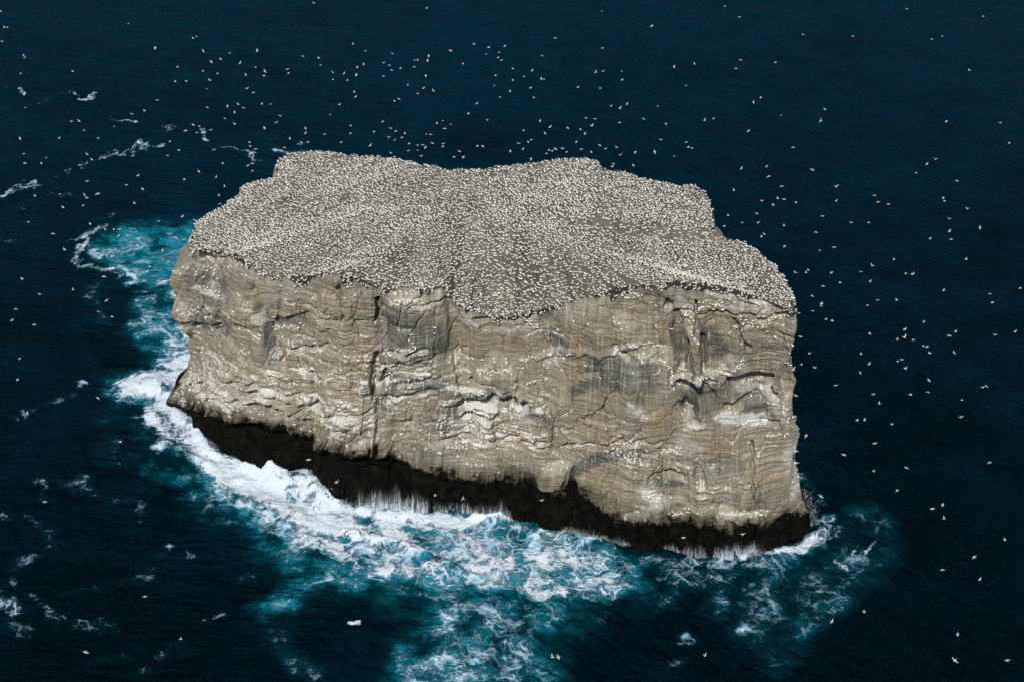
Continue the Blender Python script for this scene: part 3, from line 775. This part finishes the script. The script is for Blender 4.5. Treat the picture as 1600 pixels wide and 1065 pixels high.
P_.inputs["Specular IOR Level"].default_value = 0.02
P_.inputs["IOR"].default_value = 1.33
# wind ripples, crests running obliquely
sepx = N_.new("ShaderNodeSeparateXYZ"); nt.links.new(geo, sepx.inputs[0])
side = t.step(t.math('ADD', sepx.outputs[0], t.math('MULTIPLY', t.math('SUBTRACT', big, 0.5), 160.0)), -75.0, 35.0)


def ripples(deg):
    ro = N_.new("ShaderNodeMapping"); ro.inputs["Rotation"].default_value = (0, 0, R(deg)); nt.links.new(t.vadd(flat, t.vmul(warp, 0.45)), ro.inputs[0])
    a_ = t.noise(t.vscale(ro.outputs[0], (0.13, 0.62, 1)), 1.0, 4, 0.6)
    b_ = t.noise(t.vscale(ro.outputs[0], (0.055, 0.21, 1), (5, 3, 0)), 1.0, 3, 0.55)
    c_ = t.noise(t.vscale(ro.outputs[0], (0.42, 1.7, 1), (3, 9, 0)), 1.0, 2, 0.6)
    return t.math('ADD', t.math('MULTIPLY', a_, 0.75), t.math('ADD', t.math('MULTIPLY', b_, 1.1), t.math('MULTIPLY', c_, 0.22)))


ra, rb = ripples(4), ripples(43)
rip = t.math('ADD', t.math('MULTIPLY', ra, t.math('SUBTRACT', 1.0, side)), t.math('MULTIPLY', rb, side))
calm = t.math('SUBTRACT', 1.0, t.step(F, 0.15, 0.7, 0.0, 0.85))
hb = t.math('ADD', t.math('MULTIPLY', calm, t.math('SUBTRACT', rip, 1.035)), t.math('MULTIPLY', t.math('MULTIPLY', t.math('ADD', n3, n2), ff), 0.17))
nt.links.new(t.bump(hb, 1.0, 3.4), P_.inputs["Normal"])
sea_me.materials.append(m_sea)
sea = link("sea", sea_me, kind="structure")
sea["label"] = "dark blue green sea with white foam around the rock"

#BIRDS_HERE
# ------------------------------------------------------------------ gannets
m_white, nt, N_, P_ = new_mat("white_plumage")
t = NT(nt)
nv_ = t.noise(N_.new("ShaderNodeTexCoord").outputs["Object"], 6.0, 2)
nt.links.new(t.mix(nv_, (0.80, 0.79, 0.75), (0.90, 0.89, 0.86)), P_.inputs["Base Color"]); P_.inputs["Roughness"].default_value = 0.8
m_black, nt, N_, P_ = new_mat("black_wing_tip")
t = NT(nt)
nv_ = t.noise(N_.new("ShaderNodeTexCoord").outputs["Object"], 6.0, 2)
nt.links.new(t.mix(nv_, (0.012, 0.011, 0.011), (0.03, 0.028, 0.026)), P_.inputs["Base Color"]); P_.inputs["Roughness"].default_value = 0.7
m_buff, nt, N_, P_ = new_mat("buff_head")
t = NT(nt)
nv_ = t.noise(N_.new("ShaderNodeTexCoord").outputs["Object"], 6.0, 2)
nt.links.new(t.mix(nv_, (0.72, 0.60, 0.40), (0.82, 0.72, 0.54)), P_.inputs["Base Color"]); P_.inputs["Roughness"].default_value = 0.8


class Build:
    def __init__(self):
        self.v = []; self.f = []; self.m = []

    def loft(self, secs, n, mats):
        """secs: (centre xyz, rx, rz); rings in the local x-z plane along y; ends closed"""
        base = len(self.v)
        for (c, rx, rz) in secs:
            for k in range(n):
                a = 2 * math.pi * k / n
                self.v.append((c[0] + rx * math.cos(a), c[1], c[2] + rz * math.sin(a)))
        for i in range(len(secs) - 1):
            for k in range(n):
                a = base + i * n + k; b = base + i * n + (k + 1) % n
                self.f.append((a, b, b + n, a + n)); self.m.append(mats[i])
        self.f.append(tuple(base + k for k in range(n))[::-1]); self.m.append(mats[0])
        self.f.append(tuple(base + (len(secs) - 1) * n + k for k in range(n))); self.m.append(mats[-1])

    def wing(self, secs, mats):
        """secs: (x, y_front, y_back, z, thickness) from root to tip; a thin closed slab"""
        base = len(self.v)
        for (x, yf, yb, z_, th) in secs:
            ym = yf * 0.6 + yb * 0.4
            self.v += [(x, yf, z_), (x, ym, z_ + th), (x, yb, z_), (x, ym, z_ - th * .5)]
        for i in range(len(secs) - 1):
            for k in range(4):
                a = base + i * 4 + k; b = base + i * 4 + (k + 1) % 4
                self.f.append((a, b, b + 4, a + 4)); self.m.append(mats[i])
        self.f.append((base + 3, base + 2, base + 1, base)); self.m.append(mats[0])
        e = base + (len(secs) - 1) * 4
        self.f.append((e, e + 1, e + 2, e + 3)); self.m.append(mats[-1])

    def mesh(self, name):
        me = bpy.data.meshes.new(name)
        me.from_pydata(self.v, [], self.f)
        for mm in (m_white, m_black, m_buff):
            me.materials.append(mm)
        me.polygons.foreach_set("material_index", self.m)
        me.polygons.foreach_set("use_smooth", [True] * len(self.f))
        me.update()
        return me


def flyer(dih1, dih2, sweep):
    b = Build()
    b.loft([((0, .50, .02), .004, .004), ((0, .42, .03), .022, .022), ((0, .36, .035), .050, .052), ((0, .27, .03), .055, .058), ((0, .10, .01), .098, .095),
            ((0, -.10, 0), .088, .085), ((0, -.28, .01), .045, .04), ((0, -.40, .015), .050, .012), ((0, -.52, .02), .006, .004)], 8, [0, 2, 2, 0, 0, 0, 0, 0])
    for sg in (1, -1):
        z1 = .05 + .40 * math.tan(dih1); z2 = z1 + .50 * math.tan(dih2)
        secs = [(sg * .05, .16, -.10, .05, .018), (sg * .22, .17, -.06, .05 + (z1 - .05) * .5, .014), (sg * .42, .17 - sweep * .2, -.02 - sweep * .2, z1, .011),
                (sg * .68, .10 - sweep * .7, -.07 - sweep * .7, z1 + (z2 - z1) * .5, .008), (sg * .94, -.05 - sweep * 1.2, -.08 - sweep * 1.2, z2, .003)]
        if sg < 0:
            secs = [(x, yb, yf, z_, th) for x, yf, yb, z_, th in secs]
        b.wing(secs, [0, 0, 0, 1])
    return b


def sitter(turn=0.0, up=0.30):
    b = Build()
    hx = math.sin(turn) * .1
    b.loft([((hx, .47, up + .10), .006, .006), ((hx, .37, up + .13), .045, .05), ((hx * .8, .30, up + .10), .058, .065), ((hx * .3, .21, up - .02), .075, .085),
            ((0, .08, .20), .150, .125), ((0, -.12, .18), .150, .115), ((0, -.30, .15), .085, .06), ((0, -.44, .13), .035, .025), ((0, -.50, .12), .004, .004)], 7, [2, 2, 2, 0, 0, 0, 1, 1])
    return b


fly_meshes = [flyer(R(4), R(2), .10).mesh("flying_gannet"), flyer(R(24), R(6), .05).mesh("flying_gannet"), flyer(R(-10), R(-20), .12).mesh("flying_gannet"), flyer(R(14), R(-12), .22).mesh("flying_gannet"), flyer(R(36), R(28), .08).mesh("flying_gannet")]
sit_builds = [sitter(0), sitter(.9, .26), sitter(-.9, .30), sitter(.3, .36)]
sit_meshes = [b.mesh("nesting_gannet") for b in sit_builds]


def mass(name, builds, places, label):
    """many birds in one mesh: places = (x, y, z, yaw, scale, which, pitch)"""
    vs_, fs_, ms_ = [], [], []
    off = 0
    for wi, b in enumerate(builds):
        pl = np.array([p for p in places if p[5] == wi], float)
        if not len(pl):
            continue
        bv = np.array(b.v, float)
        c, s_ = np.cos(pl[:, 3])[:, None], np.sin(pl[:, 3])[:, None]
        sc = pl[:, 4][:, None]
        roll = pl[:, 6][:, None]
        x = bv[None, :, 0] * np.cos(roll) + bv[None, :, 2] * np.sin(roll); zq = -bv[None, :, 0] * np.sin(roll) + bv[None, :, 2] * np.cos(roll)
        X = (x * c - bv[None, :, 1] * s_) * sc + pl[:, 0][:, None]
        Y = (x * s_ + bv[None, :, 1] * c) * sc + pl[:, 1][:, None]
        Z_ = zq * sc + pl[:, 2][:, None]
        vs_.append(np.stack([X, Y, Z_], -1).reshape(-1, 3))
        for f, mi in zip(b.f, b.m):
            fs_.append((np.array(f)[None] + (off + np.arange(len(pl)) * len(bv))[:, None])); ms_.append(np.full(len(pl), mi))
        off += len(pl) * len(bv)
    V_ = np.concatenate(vs_)
    cnt = np.concatenate([np.full(len(f), f.shape[1]) for f in fs_])
    li = np.concatenate([f.reshape(-1) for f in fs_])
    me = bpy.data.meshes.new(name)
    me.vertices.add(len(V_)); me.vertices.foreach_set("co", V_.astype(np.float32).reshape(-1))
    me.loops.add(len(li)); me.loops.foreach_set("vertex_index", li.astype(np.int32))
    me.polygons.add(len(cnt)); me.polygons.foreach_set("loop_start", np.r_[0, np.cumsum(cnt)[:-1]].astype(np.int32))
    for mm in (m_white, m_black, m_buff):
        me.materials.append(mm)
    me.polygons.foreach_set("material_index", np.concatenate(ms_).astype(np.int32))
    me.polygons.foreach_set("use_smooth", np.ones(len(cnt), bool))
    me.update(calc_edges=True)
    return link(name, me, label, None, None, "stuff")


ORD = ["first", "second", "third", "fourth", "fifth", "sixth", "seventh", "eighth", "ninth", "tenth", "eleventh", "twelfth", "thirteenth", "fourteenth", "fifteenth", "sixteenth", "seventeenth", "eighteenth"]
bpy.context.view_layer.update()
colony = []


def down(x, y):
    ok_, p, n, fi_ = stack.ray_cast(Vector((x, y, 140.0)), Vector((0, 0, -1)))
    return (p, n, fi_ // NC) if ok_ else None


def seen(px, py):
    d = ray(px, py)
    ok_, p, n, fi_ = stack.ray_cast(Vector(CAM), Vector(d).normalized())
    return (p, n, fi_ // NC) if ok_ else None


# the crowd on top
sp = 0.55
x0, x1 = TOP[:, 0].min() - 4, TOP[:, 0].max() + 4; y0, y1 = TOP[:, 1].min() - 4, TOP[:, 1].max() + 4
cx_, cy_ = np.meshgrid(np.arange(x0, x1, sp), np.arange(y0, y1, sp))
cx_[1::2] += sp / 2
cx_ = cx_ + rng.uniform(-.30, .30, cx_.shape) * sp * 1.3; cy_ = cy_ + rng.uniform(-.30, .30, cy_.shape) * sp * 1.3
bare = fbm(cx_ / 9, cy_ / 5, 3, 501) + 0.5 * fbm(cx_ / 2.2, cy_ / 1.8, 2, 503)
bare = bare * 0.8
facing = 2.2 + 1.6 * fbm(cx_ / 25, cy_ / 25, 2, 505)
for x, y, b, fa in zip(cx_.ravel(), cy_.ravel(), bare.ravel(), facing.ravel()):
    if b > 0.62 or random.random() < 0.02 + 0.30 * max(0, b - .05):
        continue
    h = down(x, y)
    if h is None or h[1].z < 0.40:
        continue
    if h[2] < NR - 3 and not (istop[min(max(h[2], 0), NR - 1)].mean() > 0.1 and h[1].z > .5):
        continue
    colony.append((x, y, h[0].z - .03, fa + random.gauss(0, 0.9), random.uniform(.68, .82), random.randrange(4), 0))
    if h[1].z < 0.93 and random.random() < 1.7 * (1 / h[1].z - 1):
        colony.append((x + random.uniform(-.4, .4), y, down(x, y)[0].z - .03, random.uniform(0, 6.28), .72, random.randrange(4), 0))

rim = np.argwhere((istop[NR - 40:NR] > 0.35) & (rng.random((40, NC)) < 0.075))
for r_, c_ in rim:
    p = ALL[NR - 40 + r_, c_]
    if c_ < NF:
        colony.append((p[0] + nrm[c_, 0] * .1, p[1] + nrm[c_, 1] * .1, p[2] - .05, random.uniform(0, 6.28), random.uniform(.68, .8), random.randrange(4), 0))

# rows and huddles on the ledges of the wall; each one of the first in every row is a bird of its own
LEDGES = [
    ([(298, 596), (312, 618), (350, 632), (388, 640)], 7, 26, "on the pale ledge above the black left corner"),
    ([(303, 448), (348, 463)], 5, 16, "on the white shelf below the left corner of the rim"),
    ([(370, 546), (392, 552)], 4, 8, "on the stub of rock left of the dark cleft"),
    ([(588, 556), (612, 550), (660, 543)], 4, 22, "in the bowl shaped shelf under the grey block"),
    ([(604, 571), (650, 566)], 1.2, 12, "in the thin line under the bowl shaped shelf"),
    ([(426, 512), (476, 510)], 3, 16, "on the double ledge right of the dark cleft"),
    ([(432, 546), (482, 540)], 3, 12, "on the lower of the ledges right of the cleft"),
    ([(456, 577), (491, 576)], 2, 14, "on the short ledge in the middle of the left wall"),
    ([(496, 597), (522, 590)], 1.5, 9, "on the curved step under the banded left wall"),
    ([(520, 580), (548, 583), (575, 583)], 3, 14, "along the curved bands beside the vertical crevice"),
    ([(608, 470), (662, 470)], 2.5, 18, "on the white step just under the rim left of centre"),
    ([(824, 503), (832, 508), (848, 514)], 5, 14, "on the two small cups below the scalloped rim"),
    ([(725, 560), (746, 560)], 2.5, 9, "on the left knob of the ledge below the scalloped rim"),
    ([(812, 564), (836, 557)], 4, 14, "on the hummock in the middle of the bare wall"),
    ([(858, 562), (892, 555)], 3, 12, "on the pale hummock right of the middle of the wall"),
    ([(746, 578), (800, 582)], 3.5, 18, "on the low shelf below the bare hollow"),
    ([(970, 464), (1002, 459)], 4, 14, "in the notch just below the rim right of centre"),
    ([(982, 542), (1010, 536), (1040, 541)], 3, 18, "along the ledge under the rounded alcove"),
    ([(1032, 557), (1052, 586)], 4.5, 12, "down the stony slope right of the rounded alcove"),
    ([(1048, 599), (1080, 595), (1116, 590)], 3, 22, "on the overhanging ledge above the dark recess"),
    ([(1126, 581), (1146, 588)], 2.5, 12, "in the tight huddle right of the overhanging ledge"),
    ([(1156, 502), (1182, 508), (1200, 512)], 5, 22, "in the dark huddle under the right end of the rim"),
    ([(1182, 497), (1232, 494)], 3, 16, "along the notch near the right corner of the rim"),
    ([(1082, 484), (1112, 474), (1132, 480)], 6, 26, "on the sloping shelf below the white rim patch"),
    ([(1068, 487), (1082, 506)], 5, 14, "on the rounded head above the slender pillar"),
    ([(1080, 524), (1094, 536)], 2.5, 8, "on the top of the slender pillar"),
    ([(1162, 558), (1148, 584)], 4, 12, "on the knobs below the right bulge of the wall"),
    ([(876, 698), (915, 695), (990, 690)], 1.8, 26, "in the long row beside the low dark crevice"),
    ([(946, 702), (996, 712)], 5, 18, "on the pale slope below the long crevice row"),
    ([(1030, 705), (1066, 699)], 3.5, 14, "on the ledge at the right end of the crevice row"),
    ([(1128, 803), (1192, 801)], 4, 26, "on the white bottom ledge above the black right foot"),
    ([(1046, 803), (1082, 798)], 3, 12, "on the low ledge left of the white bottom ledge"),
    ([(1012, 768), (1030, 790)], 9, 22, "on the white fan shaped buttress low on the right"),
    ([(520, 648), (562, 656)], 5, 14, "on the speckled face above the jutting bottom ledge"),
    ([(1198, 681), (1234, 677)], 2.5, 12, "on the grey step at the right edge of the wall"),
    ([(1224, 630), (1232, 664)], 6, 16, "on the knobs along the right edge of the wall"),
    ([(790, 683), (846, 682)], 1.2, 14, "under the thin dark overhang low in the middle"),
    ([(692, 698), (745, 702)], 5, 14, "on the tan slope low in the middle of the wall"),
    ([(692, 600), (756, 613)], 3.5, 20, "on the white ledge above the dark lens of rock"),
    ([(800, 603), (856, 592)], 1.8, 14, "on the slanting white line right of the dark lens"),
    ([(692, 655), (735, 668)], 6, 18, "on the stepped slabs left of the dark lens"),
    ([(1240, 700), (1248, 750)], 5, 14, "on the white right flank above the foot"),
]
PER = 7
for pts, jit, n, where in LEDGES:
    pts = np.asarray(pts, float)
    d = np.r_[0, np.cumsum(np.hypot(*np.diff(pts, axis=0).T))]
    got = []
    u = (np.arange(n) + rng.uniform(-.35, .35, n) + .5) / n * d[-1]
    for q in u:
        px_ = np.interp(q, d, pts[:, 0]) + rng.normal(0, jit * .35); py_ = np.interp(q, d, pts[:, 1]) + rng.normal(0, jit * .6)
        h = seen(px_, py_)
        if h is None:
            continue
        got.append((px_, h[0]))
    got.sort(key=lambda g: g[0])
    pick = set(np.unique(np.linspace(0, len(got) - 1, min(PER, len(got))).astype(int)).tolist()) if got else set()
    for i, (px_, p) in enumerate(got):
        yaw = random.uniform(0, 6.28)
        if i in pick and i < len(ORD):
            o = link("nesting_gannet", sit_meshes[i % 4], f"gannet sitting {where}, {ORD[i]} from left", "bird", "gannets nesting on the cliff ledges")
            o.location = (p.x, p.y - .12, p.z - .04); o.rotation_euler = (0, 0, yaw); o.scale = (.85, .85, .85)
        else:
            colony.append((p.x, p.y - .12, p.z - .04, yaw, 1.0, i % 4, 0))
# scattered singles wherever the wall gives a foothold
cand = np.argwhere((nz[:, :NF] > 0.42) & (wet[:, :NF] < .3) & (gu[:, :NF] > .25) & (VV[:, :NF] < .97))
cand = cand[rng.permutation(len(cand))[:1100]]
for r_, c_ in cand:
    p = Wd[r_, c_]
    colony.append((p[0], p[1] - .1, p[2] - .02, random.uniform(0, 6.28), random.uniform(.85, 1), random.randrange(4), 0))
mass("gannet_colony", sit_builds, colony, "crowd of small white gannets covering the flat top and ledges of the rock")

# ------------------------------------------------------------------ gannets in the air: tile origin, zoom, then x, y and a code
# code: a = wings falling to the right, b = rising to the right, c = level, d = upright, e = head on; s = low over the sea, l = high
FLY = {
    (0, 0, 4): "5,72es 27,172e 47,172es 13,261es 147,346es 153,360es 130,461al 454,446a 803,150es 970,300dl 1095,511es 1110,420el 1164,508a 1207,240a 1228,230d 1270,320a 1436,333as 1320,387al 1379,370a 1502,394b 1270,446a 1361,462al 1312,503al 1535,468a 1596,421e 1295,556a 1545,553b 1583,580b 160,673a 983,628c 903,694a 823,713a 714,790a 447,760c 493,758a 525,816d 371,864es 614,864a 125,866a 150,962a 155,1020c 258,1020a 290,988a 543,964a 573,997es 645,987es 1063,884e 1048,974d 1118,940a 1158,818c 1207,780a 1248,792a 1230,830es 1317,813es 1297,673as 1422,665d 1488,653a 1522,675es 1466,703es 1405,742bl 1467,777a 1560,890es 1563,914a 1597,933e 1393,1024e 1550,1036c 1577,1022c",
    (400, 0, 4): "361,20a 1067,53es 605,277bl 683,320d 851,336bl 8,318dl 293,353es 393,365el 403,408d 196,435c 202,460bs 482,456el 480,498es 551,460b 571,502d 633,422dl 627,470dl 672,402es 614,577d 624,605b 797,394es 834,409b 848,440a 904,430d 796,478b 990,377b 1010,378d 988,420b 1079,352d 1073,380d 1061,475d 1293,401es 1217,318al 1360,278bl 1454,298bl 1440,340a 1519,329bs 1512,363b 1533,379b 1556,289b 1496,474b 1489,535b 1588,571d 1525,610b 1381,647c 1327,712b 1447,752a 950,533a 1048,552b 1009,587b 1107,567a 893,620a 866,634a 521,655b 464,718a 55,445al 50,475dl 36,651es 90,652a 150,725c 127,768b 53,801a 310,803e 309,834b 212,868e 285,894a 324,891es 177,923c 427,841e 532,892es 591,787es 592,836a 715,911bl 738,825es 791,763es 840,804e 873,822b 829,861e 865,877es 911,861e 930,836e 842,957a 865,980e 953,944es 957,899es 1008,910e 1043,907e 1059,923b 1010,940b 1032,977e 1102,896e 1130,772e 1166,755b 1180,806el 1216,779b 1063,840es 1092,841e 1170,900e 1166,918e 1271,946e 1238,983dl 1296,982es 1384,914es 1417,914es 1590,946e 496,957e",
    (800, 0, 4): "1330,40b 563,70a 874,162bl 1422,109a 270,239c 565,303es 188,350bl 127,442b 72,480b 183,493e 198,497b 5,430e 5,502d 116,551b 138,612e 523,453b 570,446c 685,446b 689,500b 552,553e 412,546b 619,664e 674,679bl 720,651b 910,665b 1013,420dl 1140,401es 1428,376c 1400,430e 1555,611b 1509,641es 1088,536es 461,740es 519,744es 498,788bl 428,810e 348,800e 456,836es 238,795bl 176,757es 206,835e 73,818e 123,875a 101,887e 40,898es 67,935es 402,889es 434,935e 496,953e 549,908es 586,931e 653,923e 679,969e 771,952es 672,768e 822,744e 963,776e 1202,754bl 1256,744e 930,874e 1088,890b 1101,922e 1124,927e 892,950dl 1013,978b 1478,818bl 231,941e 250,946e 272,932es 315,929es 341,952b 215,960es 119,994e 634,1026e 625,1043es 759,1035es 1435,1052b 1588,1044b",
    (1200, 0, 4): "866,56es 1345,103e 531,229es 217,218e 1023,246es 1087,227es 46,392e 1258,441el 355,684e 83,723a 331,756bl 1114,760b 1453,769es 1508,895b 158,922c 1045,996e 993,1026b 273,1060e",
    (0, 266, 4): "863,34e 1152,57e 1242,8a 1350,46e 1405,104e 1577,4e 545,70e 790,93e 891,118a 219,162a 375,150a 527,155a 543,174c 610,148cl 520,222e 393,232a 840,206e 180,325a 330,398c 563,336es 404,496e 992,320b 1140,290e 1216,312e 1368,157e 1375,210e 659,371es 711,370e 749,371c 741,410e 1017,503e 935,602e 918,635c 648,665el 141,681al 247,776e 457,748es 666,815e 853,817e 99,868es 76,938e 214,965es 700,916e",
    (1100, 266, 3.2): "321,32al 543,2e 1060,14es 1265,54dl 660,83el 388,82es 149,101e 851,128es 1197,138b 1203,155e 368,142es 399,146e 288,153e 345,172e 460,160b 660,156b 870,160c 922,171c 1317,193e 120,226e 261,217es 191,263d 269,264e 100,282b 1226,244e 592,230es 734,263e 823,263e 1380,288d 1228,305b 400,278e 558,310al 301,319e 287,332e 1128,344b 1235,346es 402,382b 578,401b 650,386c 1310,446bl 456,512a 510,512es 521,499es 637,512e 842,478e 950,445es 784,509es 829,558e 1010,516e 1042,520el 678,563b 595,579c 541,628e 588,668el 587,680e 868,649es 963,650e 818,675b 1199,600b 1430,618c 1441,662b 1580,590b 610,745e 641,752dl 543,704es 474,714es 482,832a 829,817e 1004,795bl 1001,835el 966,846b 1046,848e 1097,760es 1257,807b 1226,827e 1453,823e 1554,808b 1096,879es 1116,880b 1128,912e 1250,910e 525,915b 785,918e 827,966b 990,946e 968,954b 1006,989el 555,986e 487,968es 447,996el 781,1011es",
    (1200, 532, 4): "423,278c 1005,246e 1000,320e 890,336bl 657,335c 697,393e 1213,370e 1206,476c 1365,283e 1343,290es 174,342e 180,557c 238,593e 556,497e 604,493b 773,522e 667,641e 474,712e 180,764c 178,690es 660,815es 865,792e 330,972al 1384,760c 1091,1027e 1026,1050e 808,934es",
    (1200, 798, 4): "1100,47d 1480,178es 1288,288b 1090,366es 1323,428es 600,628es 400,688b 1185,770es 1168,931al 1495,932e",
    (0, 532, 4): "125,112al 110,243e 612,357as 171,458e 753,628e 280,1005e",
    (0, 700, 2.667): "1285,48c 1403,141b 357,848el 753,795d 603,617es",
    (240, 540, 3.077): "745,548c 880,655b 1353,718el 1490,732b",
    (740, 540, 2.857): "677,770a 823,585al 858,608b 1200,842c 936,856e 305,690es",
    (560, 740, 1.905): "1052,307a 430,323e 437,499e 1030,540b 595,545es 578,545es",
    (960, 400, 5.333): "345,580a 472,608c 250,1560e",
}
FBACK = [(0, 300), (300, 345), (436, 245), (490, 236), (735, 262), (940, 262), (1112, 300), (1240, 440)]
birds = []
for (ox, oy, zm), txt in FLY.items():
    for w_ in txt.split():
        a, b = w_.split(",")
        code = b.lstrip("0123456789")
        birds.append((ox + float(a) / zm, oy + float(b[:len(b) - len(code)]) / zm, code))


def zone(px, py):
    if py > 640 and 540 < px < 1240 and py < 870:
        return "against the dark foot of the rock"
    if 300 < px < 1235 and 400 < py < 800:
        return "in front of the tan cliff"
    if py > 840:
        if px < 420:
            return "low over dark sea at the lower left" if px > 60 else "over the foam at the left border"
        if px < 1260:
            return "over the turquoise foam in front of the rock"
        return "over black sea below the turquoise plume"
    if px < 300 and py > 520:
        return "over dark sea left of the breakers" if px < 200 else "over the surf left of the rock"
    if px < 320 and py > 340:
        return "over dark sea left of the turquoise pool" if px < 130 else ("over the turquoise pool" if py < 440 else "over water below the turquoise pool")
    if px < 440 and py <= 345:
        cx = ["at the left border", "among the drifting foam streaks", "beyond the left shoulder of the rock"][0 if px < 90 else 1 if px < 250 else 2]
        cy = "far out" if py < 100 else "farther out" if py < 190 else "over sea" if py < 250 else "low down"
        return f"{cy} {cx}"
    if px < 1120 and py < 300:
        nm = ["the left hump of the rim", "the notch of the rim", "the middle of the rim", "the right hump of the rim", "the right step of the rim"][int(np.digitize(px, [575, 690, 800, 950]))]
        up = np.interp(px, [440, 490, 735, 940, 1112], [245, 236, 262, 262, 300]) - py
        band = "just over" if up < 24 else "a little above" if up < 55 else "above" if up < 100 else "well above" if up < 150 else "high above" if up < 200 else "near the top edge above"
        return f"{band} {nm}"
    if px < 1290:
        return ["beside the right step of the rim", "beside the right corner of the rim", "beside the right wall", "beside the right foot"][int(np.digitize(py, [360, 500, 650]))] if py > 230 else "over open sea above the right shoulder"
    ccol = "right of the rock" if px < 1420 else "near the right border"
    return ["at the top", "higher than the rim", "level with the rim", "level with the upper wall", "level with the lower wall", "level with the foot"][int(np.digitize(py, [130, 290, 430, 560, 680]))] + " " + ccol


zs = {}
scored = []
for i, (px, py, code) in enumerate(birds):
    s_ = "s" in code[1:]; l_ = "l" in code[1:]
    overtop = 250 < px < 1250 and py > 225
    z_ = random.uniform(2, 10) if s_ else random.uniform(55, 85) if l_ else random.uniform(12, 45)
    if overtop and 300 < px < 1245:       # in front of or over the rock
        h = seen(px, py)
        if h is not None:
            rp_ = np.array(h[0]); tt = random.uniform(.90, .95)
            P3 = CAM + (rp_ - CAM) * tt
            z_ = float(P3[2])
        elif s_:
            z_ = random.uniform(40, 60)
    P3 = at_z(px, py, z_)
    scored.append((np.linalg.norm(P3 - CAM), i, P3))
scored.sort(key=lambda q: q[0])
keep = scored[:300]; rest = scored[300:]
for dist_, i, P3 in keep:
    zs.setdefault(zone(birds[i][0], birds[i][1]), []).append((birds[i][0], i, P3))
ANG = {"a": -42, "b": 46, "c": 4, "d": 90}
LOOK = {"a": "wings tilted down to the right", "b": "wings tilted up to the right", "c": "wings held level", "d": "wings seen end on", "e": "wings half folded"}


def pose(code):
    k = code[0]
    a = ANG.get(k, None)
    a = random.uniform(0, 360) if a is None else a + random.gauss(0, 9) + random.choice((0, 180))
    roll_ = random.gauss(0, 12) if k in "ce" else random.gauss(0, 22)
    return R(a), R(roll_), random.randrange(5)


for zn, lst in zs.items():
    lst.sort()
    for r_, (px, i, P3) in enumerate(lst):
        a, ro, wv = pose(birds[i][2])
        pos = "alone" if len(lst) == 1 else (ORD[r_] + " from left" if r_ < len(ORD) else ORD[len(lst) - 1 - r_] + " from right")
        o = link("flying_gannet", fly_meshes[wv], f"white gannet {zn}, {pos}", "bird", "gannets flying round the rock")
        o.location = P3; o.rotation_euler = (random.gauss(0, .12), ro, a); o.scale = (.72, .72, .72)
fly_builds = [flyer(R(4), R(2), .10), flyer(R(24), R(6), .05)]
far = []
for dist_, i, P3 in rest:
    a, ro, wv = pose(birds[i][2])
    far.append((P3[0], P3[1], P3[2], a, 0.74, wv % 2, ro))
mass("gannet_flock", fly_builds, far, "farther white gannets scattered low over the dark sea")
print("birds", len(birds), "zones", {k: len(v) for k, v in zs.items()}, "colony", len(colony))

# ------------------------------------------------------------------ spray
m_spray, nt, N_, P_ = new_mat("white_spray")
t = NT(nt)
nv_ = t.noise(N_.new("ShaderNodeNewGeometry").outputs["Position"], 1.5, 2)
nt.links.new(t.mix(nv_, (0.66, 0.74, 0.82), (0.84, 0.88, 0.92)), P_.inputs["Base Color"]); P_.inputs["Roughness"].default_value = 0.6
SPR = [([(428, 722), (470, 728), (512, 755), (524, 782)], 5, 3.2, 1500), ([(395, 715), (430, 728)], 4, 2.5, 350), ([(1112, 862), (1140, 866), (1190, 866)], 5, 2.6, 900), ([(560, 790), (660, 797)], 4, 2.2, 700), ([(740, 803), (785, 806)], 3, 2.2, 350), ([(1255, 770), (1272, 815)], 6, 2.5, 260), ([(880, 830), (980, 852)], 3, 1.6, 300), ([(275, 640), (340, 703)], 5, 1.8, 350), ([(530, 790), (560, 792)], 3, 2.0, 250), ([(210, 592), (262, 598)], 8, 1.2, 250)]
oc = np.array([(1, 0, 0), (-1, 0, 0), (0, 1, 0), (0, -1, 0), (0, 0, 1), (0, 0, -1)], float)
of = np.array([(0, 2, 4), (2, 1, 4), (1, 3, 4), (3, 0, 4), (2, 0, 5), (1, 2, 5), (3, 1, 5), (0, 3, 5)])
pts_ = []
for pts, jit, hh, n in SPR:
    pts = np.asarray(pts, float); d = np.r_[0, np.cumsum(np.hypot(*np.diff(pts, axis=0).T))]
    n *= 3
    q = rng.uniform(0, d[-1], n)
    clump = 1 + 0.8 * pn2(q / 9, q * 0, 601)
    g = at_z(np.interp(q, d, pts[:, 0]) + rng.normal(0, jit, n), np.interp(q, d, pts[:, 1]) + rng.normal(0, jit * .6, n), np.full(n, .4))
    g[:, 2] += rng.exponential(hh * .26, n) * np.clip(clump, .1, 2)
    pts_.append(g)
g = np.concatenate(pts_); n = len(g)
rad = rng.lognormal(math.log(.034), .35, n)
vv = (g[:, None] + oc[None] * rad[:, None, None] * rng.uniform(.6, 1.4, (n, 1, 3))).reshape(-1, 3)
ffc = (of[None] + 6 * np.arange(n)[:, None, None]).reshape(-1, 3)
sm_ = bpy.data.meshes.new("sea_spray")
sm_.from_pydata(vv.tolist(), [], ffc.tolist()); sm_.update(); sm_.materials.append(m_spray)
link("sea_spray", sm_, "white spray flying off the breaking waves", None, None, "stuff")
